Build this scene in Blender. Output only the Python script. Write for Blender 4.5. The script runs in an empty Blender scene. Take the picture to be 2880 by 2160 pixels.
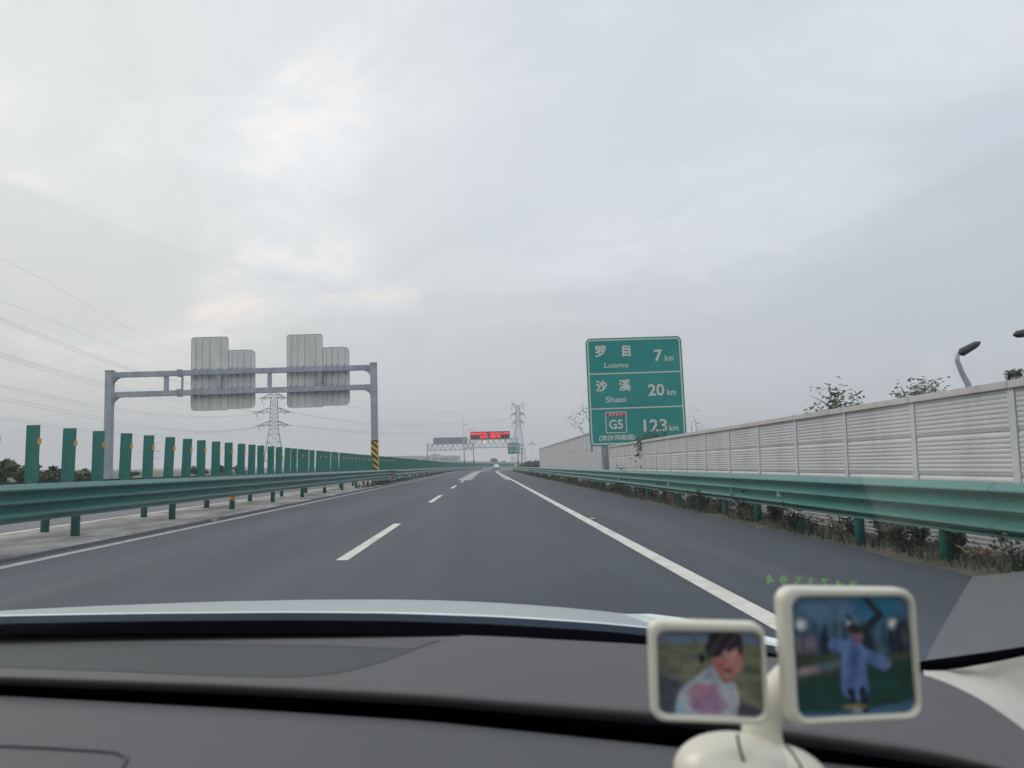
import bpy, bmesh, math, random
from mathutils import Vector, Matrix
random.seed(7)
C = bpy.context.scene.collection
sc = bpy.context.scene
PI = math.pi

# ------------------------------------------------------------------ camera
F = 2163.0                      # focal length in photo pixels (2880 wide)
CAMH = 1.137
def _n(v): return Vector(v).normalized()
Yc = _n(((1367-1440)/F, -(1310-1080)/F, -1))
s_ = .005
Xc = _n((1, s_, ((1367-1440)/F - (1310-1080)/F*s_)))
Xc = (Xc - Yc*Xc.dot(Yc)).normalized()
Zc = Xc.cross(Yc)
CW = Matrix((Xc, Yc, Zc))       # camera -> world rotation
cam = bpy.data.cameras.new('camera')
cam.lens = 5.7; cam.sensor_width = 5.7*2880/F
cam.clip_start = .02; cam.clip_end = 9000
cam.dof.use_dof = True; cam.dof.focus_distance = 45; cam.dof.aperture_fstop = 1.9
camo = bpy.data.objects.new('camera', cam); C.objects.link(camo)
camo.matrix_world = Matrix.Translation((0, 0, CAMH)) @ CW.to_4x4()
sc.camera = camo

def ray(px, py):
    return CW @ Vector(((px-1440)/F, -(py-1080)/F, -1))
def at(px, py, D):              # point whose forward distance is D
    r = ray(px, py); return Vector((0, 0, CAMH)) + r*(D/r.y)
def onz(px, py, z):             # point on the horizontal plane z
    r = ray(px, py); return Vector((0, 0, CAMH)) + r*((z-CAMH)/r.z)

# ------------------------------------------------------------------ world and sun
SUN_EL, SUN_AZ = math.radians(42), math.radians(-55)     # azimuth from +Y, negative = left
W = bpy.data.worlds.new('World'); sc.world = W; W.use_nodes = True
nt = W.node_tree; N = nt.nodes; L = nt.links; N.clear()
def nd(t, **k):
    n = N.new(t)
    for a, b in k.items(): setattr(n, a, b)
    return n
def mth(op, a, b=None, c=None):
    n = nd('ShaderNodeMath', operation=op)
    for i, v in enumerate((a, b, c)):
        if v is None: continue
        if isinstance(v, (int, float)): n.inputs[i].default_value = v
        else: L.new(v, n.inputs[i])
    return n.outputs[0]
def mixc(f, a, b):
    n = nd('ShaderNodeMix', data_type='RGBA')
    for i, v in ((0, f), (6, a), (7, b)):
        if isinstance(v, (int, float)): n.inputs[i].default_value = v
        elif isinstance(v, tuple): n.inputs[i].default_value = (*v, 1)
        else: L.new(v, n.inputs[i])
    return n.outputs[2]
def ramp(v, lo, hi):
    n = nd('ShaderNodeMapRange', interpolation_type='SMOOTHSTEP')
    L.new(v, n.inputs[0]); n.inputs[1].default_value = lo; n.inputs[2].default_value = hi
    return n.outputs[0]
tc = nd('ShaderNodeTexCoord'); sep = nd('ShaderNodeSeparateXYZ'); L.new(tc.outputs['Generated'], sep.inputs[0])
dx, dy, dz = sep.outputs
zz = mth('ADD', mth('MAXIMUM', dz, 0.0), .22)
u = mth('DIVIDE', dx, zz); v = mth('DIVIDE', dy, zz)
uv = nd('ShaderNodeCombineXYZ'); L.new(mth('ADD', u, mth('MULTIPLY', v, .45)), uv.inputs[0]); L.new(v, uv.inputs[1])
def noise(vec, scale, det, rough, dist=0.0, off=(0, 0, 0)):
    m = nd('ShaderNodeMapping'); m.inputs[1].default_value = off; L.new(vec, m.inputs[0])
    n = nd('ShaderNodeTexNoise'); n.inputs['Scale'].default_value = scale; n.inputs['Detail'].default_value = det
    n.inputs['Roughness'].default_value = rough; n.inputs['Distortion'].default_value = dist
    L.new(m.outputs[0], n.inputs['Vector']); return n.outputs[0]
nA = noise(uv.outputs[0], 1.05, 7, .56, .5, (3.1, 1.7, 0))
nB = noise(uv.outputs[0], 2.6, 8, .60, .8, (9.3, 4.1, 2))
base = mixc(ramp(dx, -.62, .62), (.750, .765, .760), (.560, .620, .690))
hor = mixc(ramp(dx, -.62, .62), (.700, .690, .662), (.530, .562, .600))
sky = mixc(ramp(dz, .0, .36), hor, base)
lit = mixc(ramp(dx, -.5, .5), (.895, .895, .895), (.690, .725, .780))
cl = mth('MULTIPLY', ramp(nA, .42, .64), ramp(dz, .02, .30))
sky = mixc(mth('MULTIPLY', cl, .8), sky, lit)
dk = mth('MULTIPLY', ramp(nB, .50, .72), ramp(dz, .03, .2))
sky = mixc(mth('MULTIPLY', dk, .42), sky, (.56, .62, .64))
hi = mth('MULTIPLY', mth('MULTIPLY', ramp(nB, .54, .36), ramp(nA, .46, .60)), ramp(dx, .12, -.45))
sky = mixc(mth('MULTIPLY', mth('MULTIPLY', hi, ramp(dz, .08, .22)), .85), sky, (1.06, .95, .87))
boost = mth('ADD', 1.0, mth('MULTIPLY', ramp(dz, .58, 1.0), .75))
vm = nd('ShaderNodeVectorMath', operation='SCALE'); L.new(sky, vm.inputs[0]); L.new(mth('MULTIPLY', boost, 11.4), vm.inputs['Scale'])
nis = nd('ShaderNodeTexSky', sky_type='NISHITA', sun_disc=False, sun_elevation=SUN_EL, sun_rotation=SUN_AZ, air_density=1.0, dust_density=4.0)
fin = mixc(.97, nis.outputs[0], vm.outputs[0])
bg = nd('ShaderNodeBackground'); bg.inputs[1].default_value = .1; L.new(fin, bg.inputs[0])
out = nd('ShaderNodeOutputWorld'); L.new(bg.outputs[0], out.inputs[0])

sl = bpy.data.lights.new('sun', 'SUN'); sl.energy = .9; sl.angle = math.radians(25); sl.color = (1, .96, .9)
so = bpy.data.objects.new('sun', sl); C.objects.link(so)
sd = Vector((math.sin(SUN_AZ)*math.cos(SUN_EL), math.cos(SUN_AZ)*math.cos(SUN_EL), math.sin(SUN_EL)))
so.rotation_euler = (-sd).to_track_quat('-Z', 'Y').to_euler()
sc.view_settings.view_transform = 'Standard'; sc.view_settings.look = 'None'
sc.view_settings.exposure = 0; sc.view_settings.gamma = 1
sc.cycles.max_bounces = 5; sc.cycles.transparent_max_bounces = 16; sc.cycles.volume_bounces = 0

# ------------------------------------------------------------------ materials
def mat(name, col, rough=.6, metal=0.0, var=.12, vs=3.0, bump=0.0, bs=40.0, col2=None, spec=.5, coat=0.0, stretch=(1, 1, 1)):
    m = bpy.data.materials.new(name); m.use_nodes = True
    t = m.node_tree; b = t.nodes['Principled BSDF']
    b.inputs['Roughness'].default_value = rough; b.inputs['Metallic'].default_value = metal
    b.inputs['Specular IOR Level'].default_value = spec; b.inputs['Coat Weight'].default_value = coat
    co = t.nodes.new('ShaderNodeTexCoord'); mp = t.nodes.new('ShaderNodeMapping'); mp.inputs[3].default_value = stretch
    t.links.new(co.outputs['Object'], mp.inputs[0])
    n = t.nodes.new('ShaderNodeTexNoise'); n.inputs['Scale'].default_value = vs; n.inputs['Detail'].default_value = 5; n.inputs['Roughness'].default_value = .6
    t.links.new(mp.outputs[0], n.inputs['Vector'])
    r = t.nodes.new('ShaderNodeValToRGB'); t.links.new(n.outputs[0], r.inputs[0])
    c2 = col2 or tuple(min(1, c*(1+var)) for c in col); c1 = col if col2 else tuple(c*(1-var) for c in col)
    r.color_ramp.elements[0].position = .32; r.color_ramp.elements[1].position = .68
    r.color_ramp.elements[0].color = (*c1, 1); r.color_ramp.elements[1].color = (*c2, 1)
    t.links.new(r.outputs[0], b.inputs['Base Color'])
    if bump:
        n2 = t.nodes.new('ShaderNodeTexNoise'); n2.inputs['Scale'].default_value = bs; n2.inputs['Detail'].default_value = 4
        t.links.new(mp.outputs[0], n2.inputs['Vector'])
        bp = t.nodes.new('ShaderNodeBump'); bp.inputs['Strength'].default_value = bump; bp.inputs['Distance'].default_value = .01
        t.links.new(n2.outputs[0], bp.inputs['Height']); t.links.new(bp.outputs[0], b.inputs['Normal'])
    return m
def emit(name, col, st):
    m = mat(name, col, .5)
    b = m.node_tree.nodes['Principled BSDF']; b.inputs['Emission Color'].default_value = (*col, 1); b.inputs['Emission Strength'].default_value = st
    return m
M = {}
M['asphalt'] = mat('asphalt', (.041, .052, .066), .72, var=.20, vs=.7, bump=.25, bs=90, stretch=(1, .12, 1), spec=.35)
M['asphalt_far'] = mat('asphalt_old', (.13, .13, .14), .8, var=.1, vs=.4, bump=.2, bs=80)
M['paint'] = mat('road_paint', (.50, .49, .44), .6, var=.12, vs=4, bump=.15, bs=120, col2=(.66, .65, .60))
M['paint_worn'] = mat('worn_road_paint', (.22, .22, .21), .7, vs=5, col2=(.38, .38, .35))
M['paint_thin'] = mat('thin_hatch_paint', (.25, .26, .25), .7, vs=2, col2=(.34, .35, .33))
M['concrete'] = mat('median_concrete', (.13, .125, .12), .9, vs=1.1, bump=.5, bs=14, col2=(.47, .455, .43), stretch=(1, .5, 1))
M['kerb_dirt'] = mat('gutter_dirt', (.045, .045, .06), .9, var=.25, vs=3)
M['soil'] = mat('verge_soil', (.045, .05, .035), .95, vs=2.2, bump=.8, bs=12, col2=(.095, .085, .07))
M['land'] = mat('land', (.05, .07, .035), .95, vs=.05, col2=(.10, .10, .06))
M['green'] = mat('green_rail_paint', (.036, .165, .142), .38, var=.12, vs=2.5, spec=.5, stretch=(1, .15, 1))
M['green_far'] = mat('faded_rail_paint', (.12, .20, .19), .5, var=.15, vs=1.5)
M['green_post'] = mat('green_post_paint', (.012, .125, .105), .5, var=.2, vs=5)
M['slat'] = mat('green_plastic', (.020, .185, .155), .5, var=.14, vs=4)
M['orange'] = mat('orange_reflector', (.75, .36, .03), .4)
M['white_refl'] = mat('white_reflector', (.75, .75, .72), .3)
M['galv'] = mat('galvanised_steel', (.37, .41, .48), .55, .1, var=.16, vs=2.2)
M['galv_dk'] = mat('dark_steel', (.14, .16, .20), .55, .3, var=.15)
M['alu'] = mat('bare_aluminium_panel', (.64, .63, .605), .55, .0, vs=1.1, col2=(.76, .76, .74), stretch=(1, 1, .25))
M['alu_rib'] = mat('panel_rib', (.46, .47, .50), .6, .1)
M['yellow'] = mat('yellow_paint', (.72, .42, .03), .5)
M['yellow_dull'] = mat('dusty_yellow_paint', (.30, .20, .07), .6)
M['black'] = mat('black_paint', (.02, .022, .03), .5)
M['pylon'] = mat('pylon_steel', (.17, .21, .32), .6, .2)
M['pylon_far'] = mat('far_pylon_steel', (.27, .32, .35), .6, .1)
M['wire'] = mat('cable', (.22, .23, .25), .6)
M['insul'] = mat('insulator', (.16, .16, .19), .4)
M['sign_green'] = mat('sign_green', (.0, .285, .26), .5, var=.08, vs=.8)
M['sign_green_far'] = mat('far_sign_green', (.02, .27, .22), .5, var=.05)
M['sign_white'] = mat('sign_white', (.66, .68, .64), .4, var=.04)
M['sign_red'] = mat('sign_red', (.48, .03, .07), .4, var=.05)
M['wall'] = mat('barrier_panel', (.49, .495, .51), .5, .0, vs=.9, col2=(.57, .57, .585), stretch=(1, .3, 1))
M['wall_post'] = mat('barrier_post', (.53, .54, .56), .5, .0)
M['cap'] = mat('barrier_cap', (.52, .505, .50), .6, .05)
M['bark'] = mat('bark', (.07, .06, .05), .9, var=.3, vs=8, bump=.5)
M['leaf'] = mat('leaf', (.035, .055, .025), .6, vs=1.4, col2=(.085, .11, .05))
M['leaf_blue'] = mat('distant_leaf', (.05, .075, .065), .7, vs=1, col2=(.09, .115, .10))
M['leaf_dry'] = mat('dry_leaf', (.16, .11, .07), .8, vs=2, col2=(.26, .21, .14))
M['weed'] = mat('weed_leaf', (.03, .045, .028), .7, vs=3, col2=(.08, .09, .05))
M['bwall'] = mat('building_wall', (.50, .52, .53), .8, var=.06)
M['bwin'] = mat('building_window', (.20, .23, .26), .3, var=.15)
M['farwall'] = mat('far_barrier', (.30, .36, .36), .7, var=.06)
M['led_bg'] = mat('led_board', (.022, .027, .036), .5, var=.1)
M['led'] = emit('led_red', (1.0, .02, .045), .95)
M['flash'] = emit('amber_lamp', (1.0, .72, .10), 1.0)
M['rust'] = mat('rusty_steel', (.16, .13, .12), .8, vs=4, col2=(.24, .21, .20))
M['carpaint'] = mat('white_car_paint', (.62, .64, .64), .25, .0, var=.02, coat=1.0)
M['carglass'] = mat('car_glass', (.045, .07, .065), .1, var=.02)
M['tyre'] = mat('tyre', (.02, .02, .02), .8)
M['rim'] = mat('rim', (.35, .35, .36), .3, .8)
M['tail'] = mat('tail_light', (.35, .02, .02), .2)
M['plate'] = mat('green_plate', (.15, .35, .22), .4)
M['lamp_dk'] = mat('lamp_dark', (.03, .035, .05), .4)
M['hood'] = mat('silver_paint', (.64, .70, .70), .35, .0, var=.03, vs=6, coat=.5)
M['dash'] = mat('dash_vinyl', (.082, .080, .084), .62, var=.07, vs=2.5, bump=.25, bs=700, spec=.35)
M['dash_low'] = mat('dash_vinyl_lower', (.070, .072, .077), .62, var=.07, vs=2.5, bump=.25, bs=700, spec=.35)
M['mesh_gr'] = mat('speaker_mesh', (.048, .054, .056), .6, var=.05, vs=2)
M['blackp'] = mat('black_plastic', (.003, .003, .005), 1.0, spec=.0)
M['cowl'] = mat('cowl_glass_edge', (.020, .032, .050), .8, spec=.05)
M['beige'] = mat('beige_trim', (.50, .48, .44), .7, var=.05, bump=.1, bs=300)
M['cream'] = mat('cream_plastic', (.62, .60, .50), .35, var=.03, coat=.2)
M['seam'] = mat('dark_seam', (.03, .03, .04), .6)

def grime(m, col, amt, scale, stretch):
    t = m.node_tree; b = t.nodes['Principled BSDF']; src = b.inputs['Base Color'].links[0].from_socket
    co = t.nodes.new('ShaderNodeTexCoord'); mp = t.nodes.new('ShaderNodeMapping'); mp.inputs[3].default_value = stretch
    n = t.nodes.new('ShaderNodeTexNoise'); n.inputs['Scale'].default_value = scale; n.inputs['Detail'].default_value = 8; n.inputs['Roughness'].default_value = .68
    r = t.nodes.new('ShaderNodeMapRange'); r.inputs[1].default_value = .50; r.inputs[2].default_value = .72; r.inputs[4].default_value = amt
    mx = t.nodes.new('ShaderNodeMix'); mx.data_type = 'RGBA'; mx.inputs[7].default_value = (*col, 1)
    t.links.new(co.outputs['Object'], mp.inputs[0]); t.links.new(mp.outputs[0], n.inputs['Vector']); t.links.new(n.outputs[0], r.inputs[0])
    t.links.new(r.outputs[0], mx.inputs[0]); t.links.new(src, mx.inputs[6]); t.links.new(mx.outputs[2], b.inputs['Base Color'])
grime(M['green'], (.10, .14, .12), .7, 3.0, (1, .25, 3)); grime(M['slat'], (.05, .14, .12), .6, 2.0, (1, 1, .4))
grime(M['wall'], (.36, .36, .36), .6, 1.1, (1, .9, .25)); grime(M['cap'], (.30, .29, .28), .6, 2, (1, .3, 1))
grime(M['asphalt'], (.085, .098, .112), .7, .35, (1.6, .06, 1)); grime(M['asphalt'], (.030, .036, .046), .6, .9, (1, .10, 1)); grime(M['asphalt'], (.13, .14, .15), .5, 38, (1, 1, 1))
grime(M['paint'], (.25, .25, .24), .75, 2.2, (1, .5, 1)); grime(M['galv'], (.22, .25, .31), .7, 3, (1, 1, .5)); grime(M['alu'], (.50, .49, .47), .7, 1.3, (1, 1, .2))
grime(M['concrete'], (.10, .095, .095), .8, .9, (1, .35, 1)); grime(M['sign_green'], (.0, .20, .18), .5, .6, (1, 1, .5))
grime(M['dash'], (.135, .132, .136), .35, 380, (1, 1, 1)); grime(M['dash_low'], (.125, .127, .132), .35, 380, (1, 1, 1))

# ------------------------------------------------------------------ mesh helpers
def link(name, bm, m, parent=None, smooth=False):
    bmesh.ops.recalc_face_normals(bm, faces=bm.faces[:])
    me = bpy.data.meshes.new(name); bm.to_mesh(me); bm.free()
    for p in me.polygons: p.use_smooth = smooth
    me.materials.append(M[m] if isinstance(m, str) else m)
    o = bpy.data.objects.new(name, me); C.objects.link(o)
    if parent: o.parent = parent
    return o
def tag(o, label=None, cat=None, group=None, kind=None):
    if label: o['label'] = label
    if cat: o['category'] = cat
    if group: o['group'] = group
    if kind: o['kind'] = kind
    return o
def empty(name, loc=(0, 0, 0), rot=(0, 0, 0), **k):
    o = bpy.data.objects.new(name, None); C.objects.link(o); o.location = loc; o.rotation_euler = rot
    o.empty_display_size = .1
    return tag(o, **k)
def copy_tree(o, parent=None):
    c = o.copy(); C.objects.link(c)
    if parent: c.parent = parent
    for ch in [x for x in bpy.data.objects if x.parent == o]: copy_tree(ch, c)
    return c
def box(bm, x0, x1, y0, y1, z0, z1, bev=0):
    r = bmesh.ops.create_cube(bm, size=1, matrix=Matrix.Translation(((x0+x1)/2, (y0+y1)/2, (z0+z1)/2)) @ Matrix.Diagonal((abs(x1-x0), abs(y1-y0), abs(z1-z0), 1)))
    if bev:
        es = set(e for vv in r['verts'] for e in vv.link_edges)
        bmesh.ops.bevel(bm, geom=list(es), offset=bev, segments=2, affect='EDGES')
def bar(bm, a, b, r, n=4, r2=None):
    a = Vector(a); b = Vector(b); d = b-a
    if d.length < 1e-6: return
    z = d.normalized(); x = z.orthogonal().normalized(); y = z.cross(x)
    ra, rb = r, (r if r2 is None else r2)
    A = [bm.verts.new(a+(x*math.cos(t)+y*math.sin(t))*ra) for t in [2*PI*(i+.5)/n for i in range(n)]]
    B = [bm.verts.new(b+(x*math.cos(t)+y*math.sin(t))*rb) for t in [2*PI*(i+.5)/n for i in range(n)]]
    for i in range(n): bm.faces.new((A[i], A[(i+1) % n], B[(i+1) % n], B[i]))
    bm.faces.new(A[::-1]); bm.faces.new(B)
def tube(bm, pts, rs, n=10):
    pts = [Vector(p) for p in pts]; rings = []
    if not hasattr(rs, '__len__'): rs = [rs]*len(pts)
    x = None
    for i, p in enumerate(pts):
        d = (pts[min(i+1, len(pts)-1)]-pts[max(i-1, 0)]).normalized()
        if x is None: x = d.orthogonal().normalized()
        x = (x-d*x.dot(d)).normalized(); y = d.cross(x)
        rings.append([bm.verts.new(p+(x*math.cos(2*PI*k/n)+y*math.sin(2*PI*k/n))*rs[i]) for k in range(n)])
    for a, b in zip(rings, rings[1:]):
        for k in range(n): bm.faces.new((a[k], a[(k+1) % n], b[(k+1) % n], b[k]))
    bm.faces.new(rings[0][::-1]); bm.faces.new(rings[-1])
def grid(bm, rows):
    vs = [[bm.verts.new(p) for p in r] for r in rows]
    for a, b in zip(vs, vs[1:]):
        for i in range(len(a)-1): bm.faces.new((a[i], a[i+1], b[i+1], b[i]))
def rrect(w, h, r, n=6):
    if not hasattr(r, '__len__'): r = (r, r, r, r)   # bl br tr tl
    P = []
    for (cx, cz, a0, rr) in ((0, 0, PI, r[0]), (w, 0, 1.5*PI, r[1]), (w, h, 0, r[2]), (0, h, .5*PI, r[3])):
        ox = cx+(rr if cx == 0 else -rr); oz = cz+(rr if cz == 0 else -rr)
        for k in range(n+1):
            a = a0+.5*PI*k/n; P.append((ox+rr*math.cos(a), oz+rr*math.sin(a)))
    return P
def slab(bm, P, y0, y1, ox=0, oz=0):
    A = [bm.verts.new((x+ox, y0, z+oz)) for x, z in P]; B = [bm.verts.new((x+ox, y1, z+oz)) for x, z in P]
    bm.faces.new(A); bm.faces.new(B[::-1])
    for i in range(len(P)):
        j = (i+1) % len(P); bm.faces.new((A[i], B[i], B[j], A[j]))
def ring(bm, P, Q, y0, y1, ox=0, oz=0):
    for y in (y0, y1):
        pass
    A = [bm.verts.new((x+ox, y0, z+oz)) for x, z in P]; B = [bm.verts.new((x+ox, y0, z+oz)) for x, z in Q]
    A2 = [bm.verts.new((x+ox, y1, z+oz)) for x, z in P]; B2 = [bm.verts.new((x+ox, y1, z+oz)) for x, z in Q]
    for i in range(len(P)):
        j = (i+1) % len(P)
        bm.faces.new((A[i], A[j], B[j], B[i])); bm.faces.new((A2[i], A2[j], B2[j], B2[i]))
        bm.faces.new((A[i], A[j], A2[j], A2[i])); bm.faces.new((B[i], B[j], B2[j], B2[i]))
def text(name, s, x0, x1, z0, z1, y, m, parent, off=.02, th=.004, mirror=False):
    cu = bpy.data.curves.new(name, 'FONT'); cu.body = s; cu.size = 1; cu.offset = 0; cu.resolution_u = 3
    t = bpy.data.objects.new(name, cu); C.objects.link(t)
    me = bpy.data.meshes.new_from_object(t.evaluated_get(bpy.context.evaluated_depsgraph_get()))
    bpy.data.objects.remove(t); bpy.data.curves.remove(cu)
    xs = [q.co.x for q in me.vertices]; ys = [q.co.y for q in me.vertices]
    a, b, c, d = min(xs), max(xs), min(ys), max(ys)
    for q in me.vertices:
        fx = (q.co.x-a)/(b-a)
        if mirror: fx = 1-fx
        q.co = Vector((x0+(x1-x0)*fx, y, z0+(z1-z0)*(q.co.y-c)/(d-c)))
    if off > 0:
        w = off*(z1-z0)*(1.25 if off > .025 else 1.8); vv = [q.co.copy() for q in me.vertices]; ff = [tuple(p.vertices) for p in me.polygons]; V = []; FF = []
        kx = 1-2*w/max(x1-x0, 1e-6); kz = 1-2*w/max(z1-z0, 1e-6); cx = (x0+x1)/2; cz = (z0+z1)/2
        for i in range(8):
            an = PI*i/4; n0 = len(V)
            V += [Vector((cx+(p.x-cx)*kx+w*math.cos(an), y-.0004*i, cz+(p.z-cz)*kz+w*math.sin(an))) for p in vv]; FF += [tuple(n0+j for j in f) for f in ff]
        me = bpy.data.meshes.new(name); me.from_pydata(V, [], FF)
    me.name = name; me.materials.clear(); me.materials.append(M[m] if isinstance(m, str) else m)
    o = bpy.data.objects.new(name, me); C.objects.link(o); o.parent = parent
    return o

# ------------------------------------------------------------------ road alignment
Y0, RAD = 130.0, 1000.0
def cen(Y):
    if Y < Y0: return 0.0, 0.0
    Yq = min(Y, 480.0)
    c = (Yq-Y0)**2/(2*RAD); t = (Yq-Y0)/RAD
    return c+(Y-Yq)*t, math.atan(t)
def P(lat, Y, z=0.0):
    c, a = cen(Y)
    return Vector((c+lat*math.cos(a), Y-lat*math.sin(a), z))
def ys(a, b, step=None):
    L_ = [a]; y = a
    while y < b-1e-6:
        st = step or (6 if y < 120 else 8)
        y = min(b, y+st); L_.append(y)
    return L_
def strip(bm, l0, l1, a, b, z, step=None):
    grid(bm, [[P(l0, y, z), P(l1, y, z)] for y in ys(a, b, step)])

bm = bmesh.new(); box(bm, -3500, 3500, -200, 6000, -1.0, -.35)
tag(link('ground', bm, 'land'), 'flat dull green land beside the motorway', kind='structure')
bm = bmesh.new(); strip(bm, -6.2, 4.95, -20, 600, 0.0)
tag(link('road', bm, 'asphalt'), 'dark blue grey asphalt carriageway ahead', kind='structure')
bm = bmesh.new(); strip(bm, -20.0, -8.4, -20, 600, -.004)
tag(link('road', bm, 'asphalt_far'), 'asphalt carriageway beyond the median', kind='structure')
bm = bmesh.new(); grid(bm, [[P(-8.4, y, .0), P(-8.38, y, .03), P(-6.2, y, .03), P(-6.17, y, .0)] for y in ys(-20, 600)])
tag(link('pavement', bm, 'concrete'), 'stained concrete strip in the median', kind='structure')
bm = bmesh.new(); strip(bm, -6.16, -5.95, -20, 600, .005)
tag(link('gutter', bm, 'kerb_dirt'), 'dark dirty gutter along the median', kind='structure')
def verge(y): return .03+.03*math.sin(y*.9)+.02*math.sin(y*2.7+1)
bm = bmesh.new()
grid(bm, [[P(4.82+.08*math.sin(y*1.3)+.05*math.sin(y*4.1), y, -.01), P(5.1, y, verge(y)), P(5.5, y, .06+verge(y)), P(6.4, y, .08), P(9, y, -.3), P(14, y, -.4)] for y in ys(-6, 420, .5)])
tag(link('verge', bm, 'soil'), 'weedy earth verge under the right guard rail', kind='structure')
# markings
MARK = empty('road_markings', kind='structure', label='painted lines on the carriageway')
def mark(l, w, a, b, m='paint', z=.004):
    bm = bmesh.new(); strip(bm, l-w/2, l+w/2, a, b, z, 4); o = link('line', bm, m, MARK); return o
mark(2.07, .20, -2, 420); mark(-5.66, .17, -2, 420, 'paint_worn')
k = 0
def ypx(py): return CAMH*F/(py-1313.0)
for i in range(0, 4): mark(-1.77, .15, 9.65+15*i, 15.65+15*i)
mark(-1.77, .15, 62, 420)
for l in (-2.12, -1.42): mark(l, .42, 62, 300, 'paint_thin')
mark(1.76, .40, 62, 300, 'paint_thin')
mark(-8.63, .15, -2, 420)
mark(-12.4, .15, -2, 300, 'paint_worn')

for (px, py, lb) in ((1666, 1460, 'small pale road stud just outside the right edge line'), (604, 1465, 'small pale road stud beside the left edge line')):
    q = onz(px, py, 0); e = empty('road_stud', (q.x, q.y, .004), label=lb, cat='road stud')
    bm = bmesh.new(); box(bm, -.055, .055, -.05, .05, 0, .022, .008); link('body', bm, 'cap', e)
    bm = bmesh.new(); box(bm, -.045, .045, -.056, -.051, .004, .018); link('reflector', bm, 'white_refl', e)
# ------------------------------------------------------------------ guard rails
def beam_profile(z0, z1, crests):
    H = (z1-z0)/crests; pr = []
    for c in range(crests):
        t = z1-c*H
        pr += [(.004 if c == 0 else .0, t), (.070, t-H*.30), (.092, t-H*.40), (.095, t-H*.48), (.080, t-H*.56), (.030, t-H*.70), (.006, t-H*.84)]
    pr += [(.012, z1-crests*H)]
    return pr
def beam(lat, side, a, b, z0, z1, crests, m, parent, step=4):
    bm = bmesh.new(); pr = beam_profile(z0, z1, crests)
    back = [(d-.006, z) for d, z in pr][::-1]
    loop = pr+back; loop.append(loop[0])
    rows = [[P(lat+side*d, y, z) for d, z in loop] for y in ys(a, b, step)]
    grid(bm, rows)
    bm.faces.new([bm.verts.new(q) for q in rows[0][:-1]])
    ob = link('rail_beam', bm, m, parent)
    bm = bmesh.new(); y = a+3.2
    while y < min(b, 90):
        grid(bm, [[P(lat+side*(d+.0045), yy, z) for d, z in pr] for yy in (y-.17, y+.17)])
        y += 4
    if y > a+3.3: tag(link('overlap_joints', bm, m, parent), kind='stuff')
    else: bm.free()
    return ob
def posts(lat, ylist, parent, r=.07, h=.88, band=None, every=5, ph=0, bm_m='orange', side=1, blat=None):
    bm = bmesh.new()
    for k in range(12): pass
    bar(bm, (0, 0, -.2), (0, 0, h), r, 12)
    p0 = link('rail_post', bm, 'green_post', parent, True)
    bm = bmesh.new(); bar(bm, (0, 0, .26), (0, 0, .36), r+.004, 12)
    b0 = link('reflector_band', bm, bm_m, p0, True)
    for i, y in enumerate(ylist):
        q = P(lat, y, 0)
        if i == 0: p = p0; bb = b0
        else:
            p = p0.copy(); C.objects.link(p); p.parent = parent; bb = None
            if (i+ph) % every == 0: bb = b0.copy(); C.objects.link(bb); bb.parent = p
        p.location = q
    if (0+ph) % every: bpy.data.objects.remove(b0)
def bolts(lat, side, a, b, zs, parent, st=4.0, m='galv_dk'):
    bm = bmesh.new(); y = a
    while y < b:
        for z in zs:
            for dy in (-.1, .1):
                q = P(lat+side*.004, y+dy, z); r = P(lat+side*.035, y+dy, z); bar(bm, q, r, .016, 6)
        y += st
    tag(link('splice_bolts', bm, m, parent), kind='stuff')
def brackets(lat, side, ylist, parent, z0=.5, z1=.86):
    bm = bmesh.new()
    for y in ylist[:40]:
        q = P(lat, y, 0); box(bm, q.x-side*.02, q.x+side*.11, q.y-.05, q.y+.05, z0, z1)
    tag(link('spacer_blocks', bm, 'green_post', parent), kind='stuff')

RR = empty('guard_rail', (0, 0, 0), label='green three-wave guard rail on closely set posts along the right shoulder', cat='guard rail')
beam(5.06, -1, .5, 430, .385, .93, 3, 'green', RR)
yl = [2.6+2*i for i in range(98)]
posts(5.15, yl, RR, r=.065, every=5, ph=0, bm_m='white_refl')
bolts(5.06, -1, 3.2, 60, (.86, .66, .47), RR)
bm = bmesh.new()
for i in range(14):
    y = 5.1+8*i; q = P(4.995, y, .62)
    box(bm, q.x-.03, q.x+.03, q.y-.004, q.y+.004, .57, .67)
tag(link('delineators', bm, 'white_refl', RR), kind='stuff')

LR = empty('guard_rail', (0, 0, 0), label='green three-wave guard rail on the near side of the median', cat='guard rail')
beam(-6.78, 1, 3, 54.5, .37, .93, 3, 'green', LR)
posts(-6.88, [5.3+4*i for i in range(13)], LR, every=3, ph=2)
brackets(-6.88, 1, [5.3+4*i for i in range(13)], LR)
bolts(-6.78, 1, 6.5, 54, (.86, .66, .47), LR)
beam(-6.80, 1, 46, 54.5, .06, .34, 2, 'green', LR)
bm = bmesh.new()
pr = beam_profile(.06, .95, 4)
grid(bm, [[P(-6.74+d+b_, y, z) for d, z in pr] for y, b_ in ((54.4, 0), (55.0, .10), (55.8, .13), (56.6, .10), (57.2, 0))])
link('joint_plate', bm, 'rust', LR)
LR2 = empty('guard_rail', (0, 0, 0), label='greyish green median guard rail on close posts beyond the sign gantry pillar', cat='guard rail')
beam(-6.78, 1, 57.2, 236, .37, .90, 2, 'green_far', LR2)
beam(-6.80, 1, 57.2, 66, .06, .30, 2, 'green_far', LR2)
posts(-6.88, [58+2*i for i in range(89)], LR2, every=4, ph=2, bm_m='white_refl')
BR = empty('guard_rail', (0, 0, 0), label='green guard rail facing the opposite carriageway behind the median slats', cat='guard rail')
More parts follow.
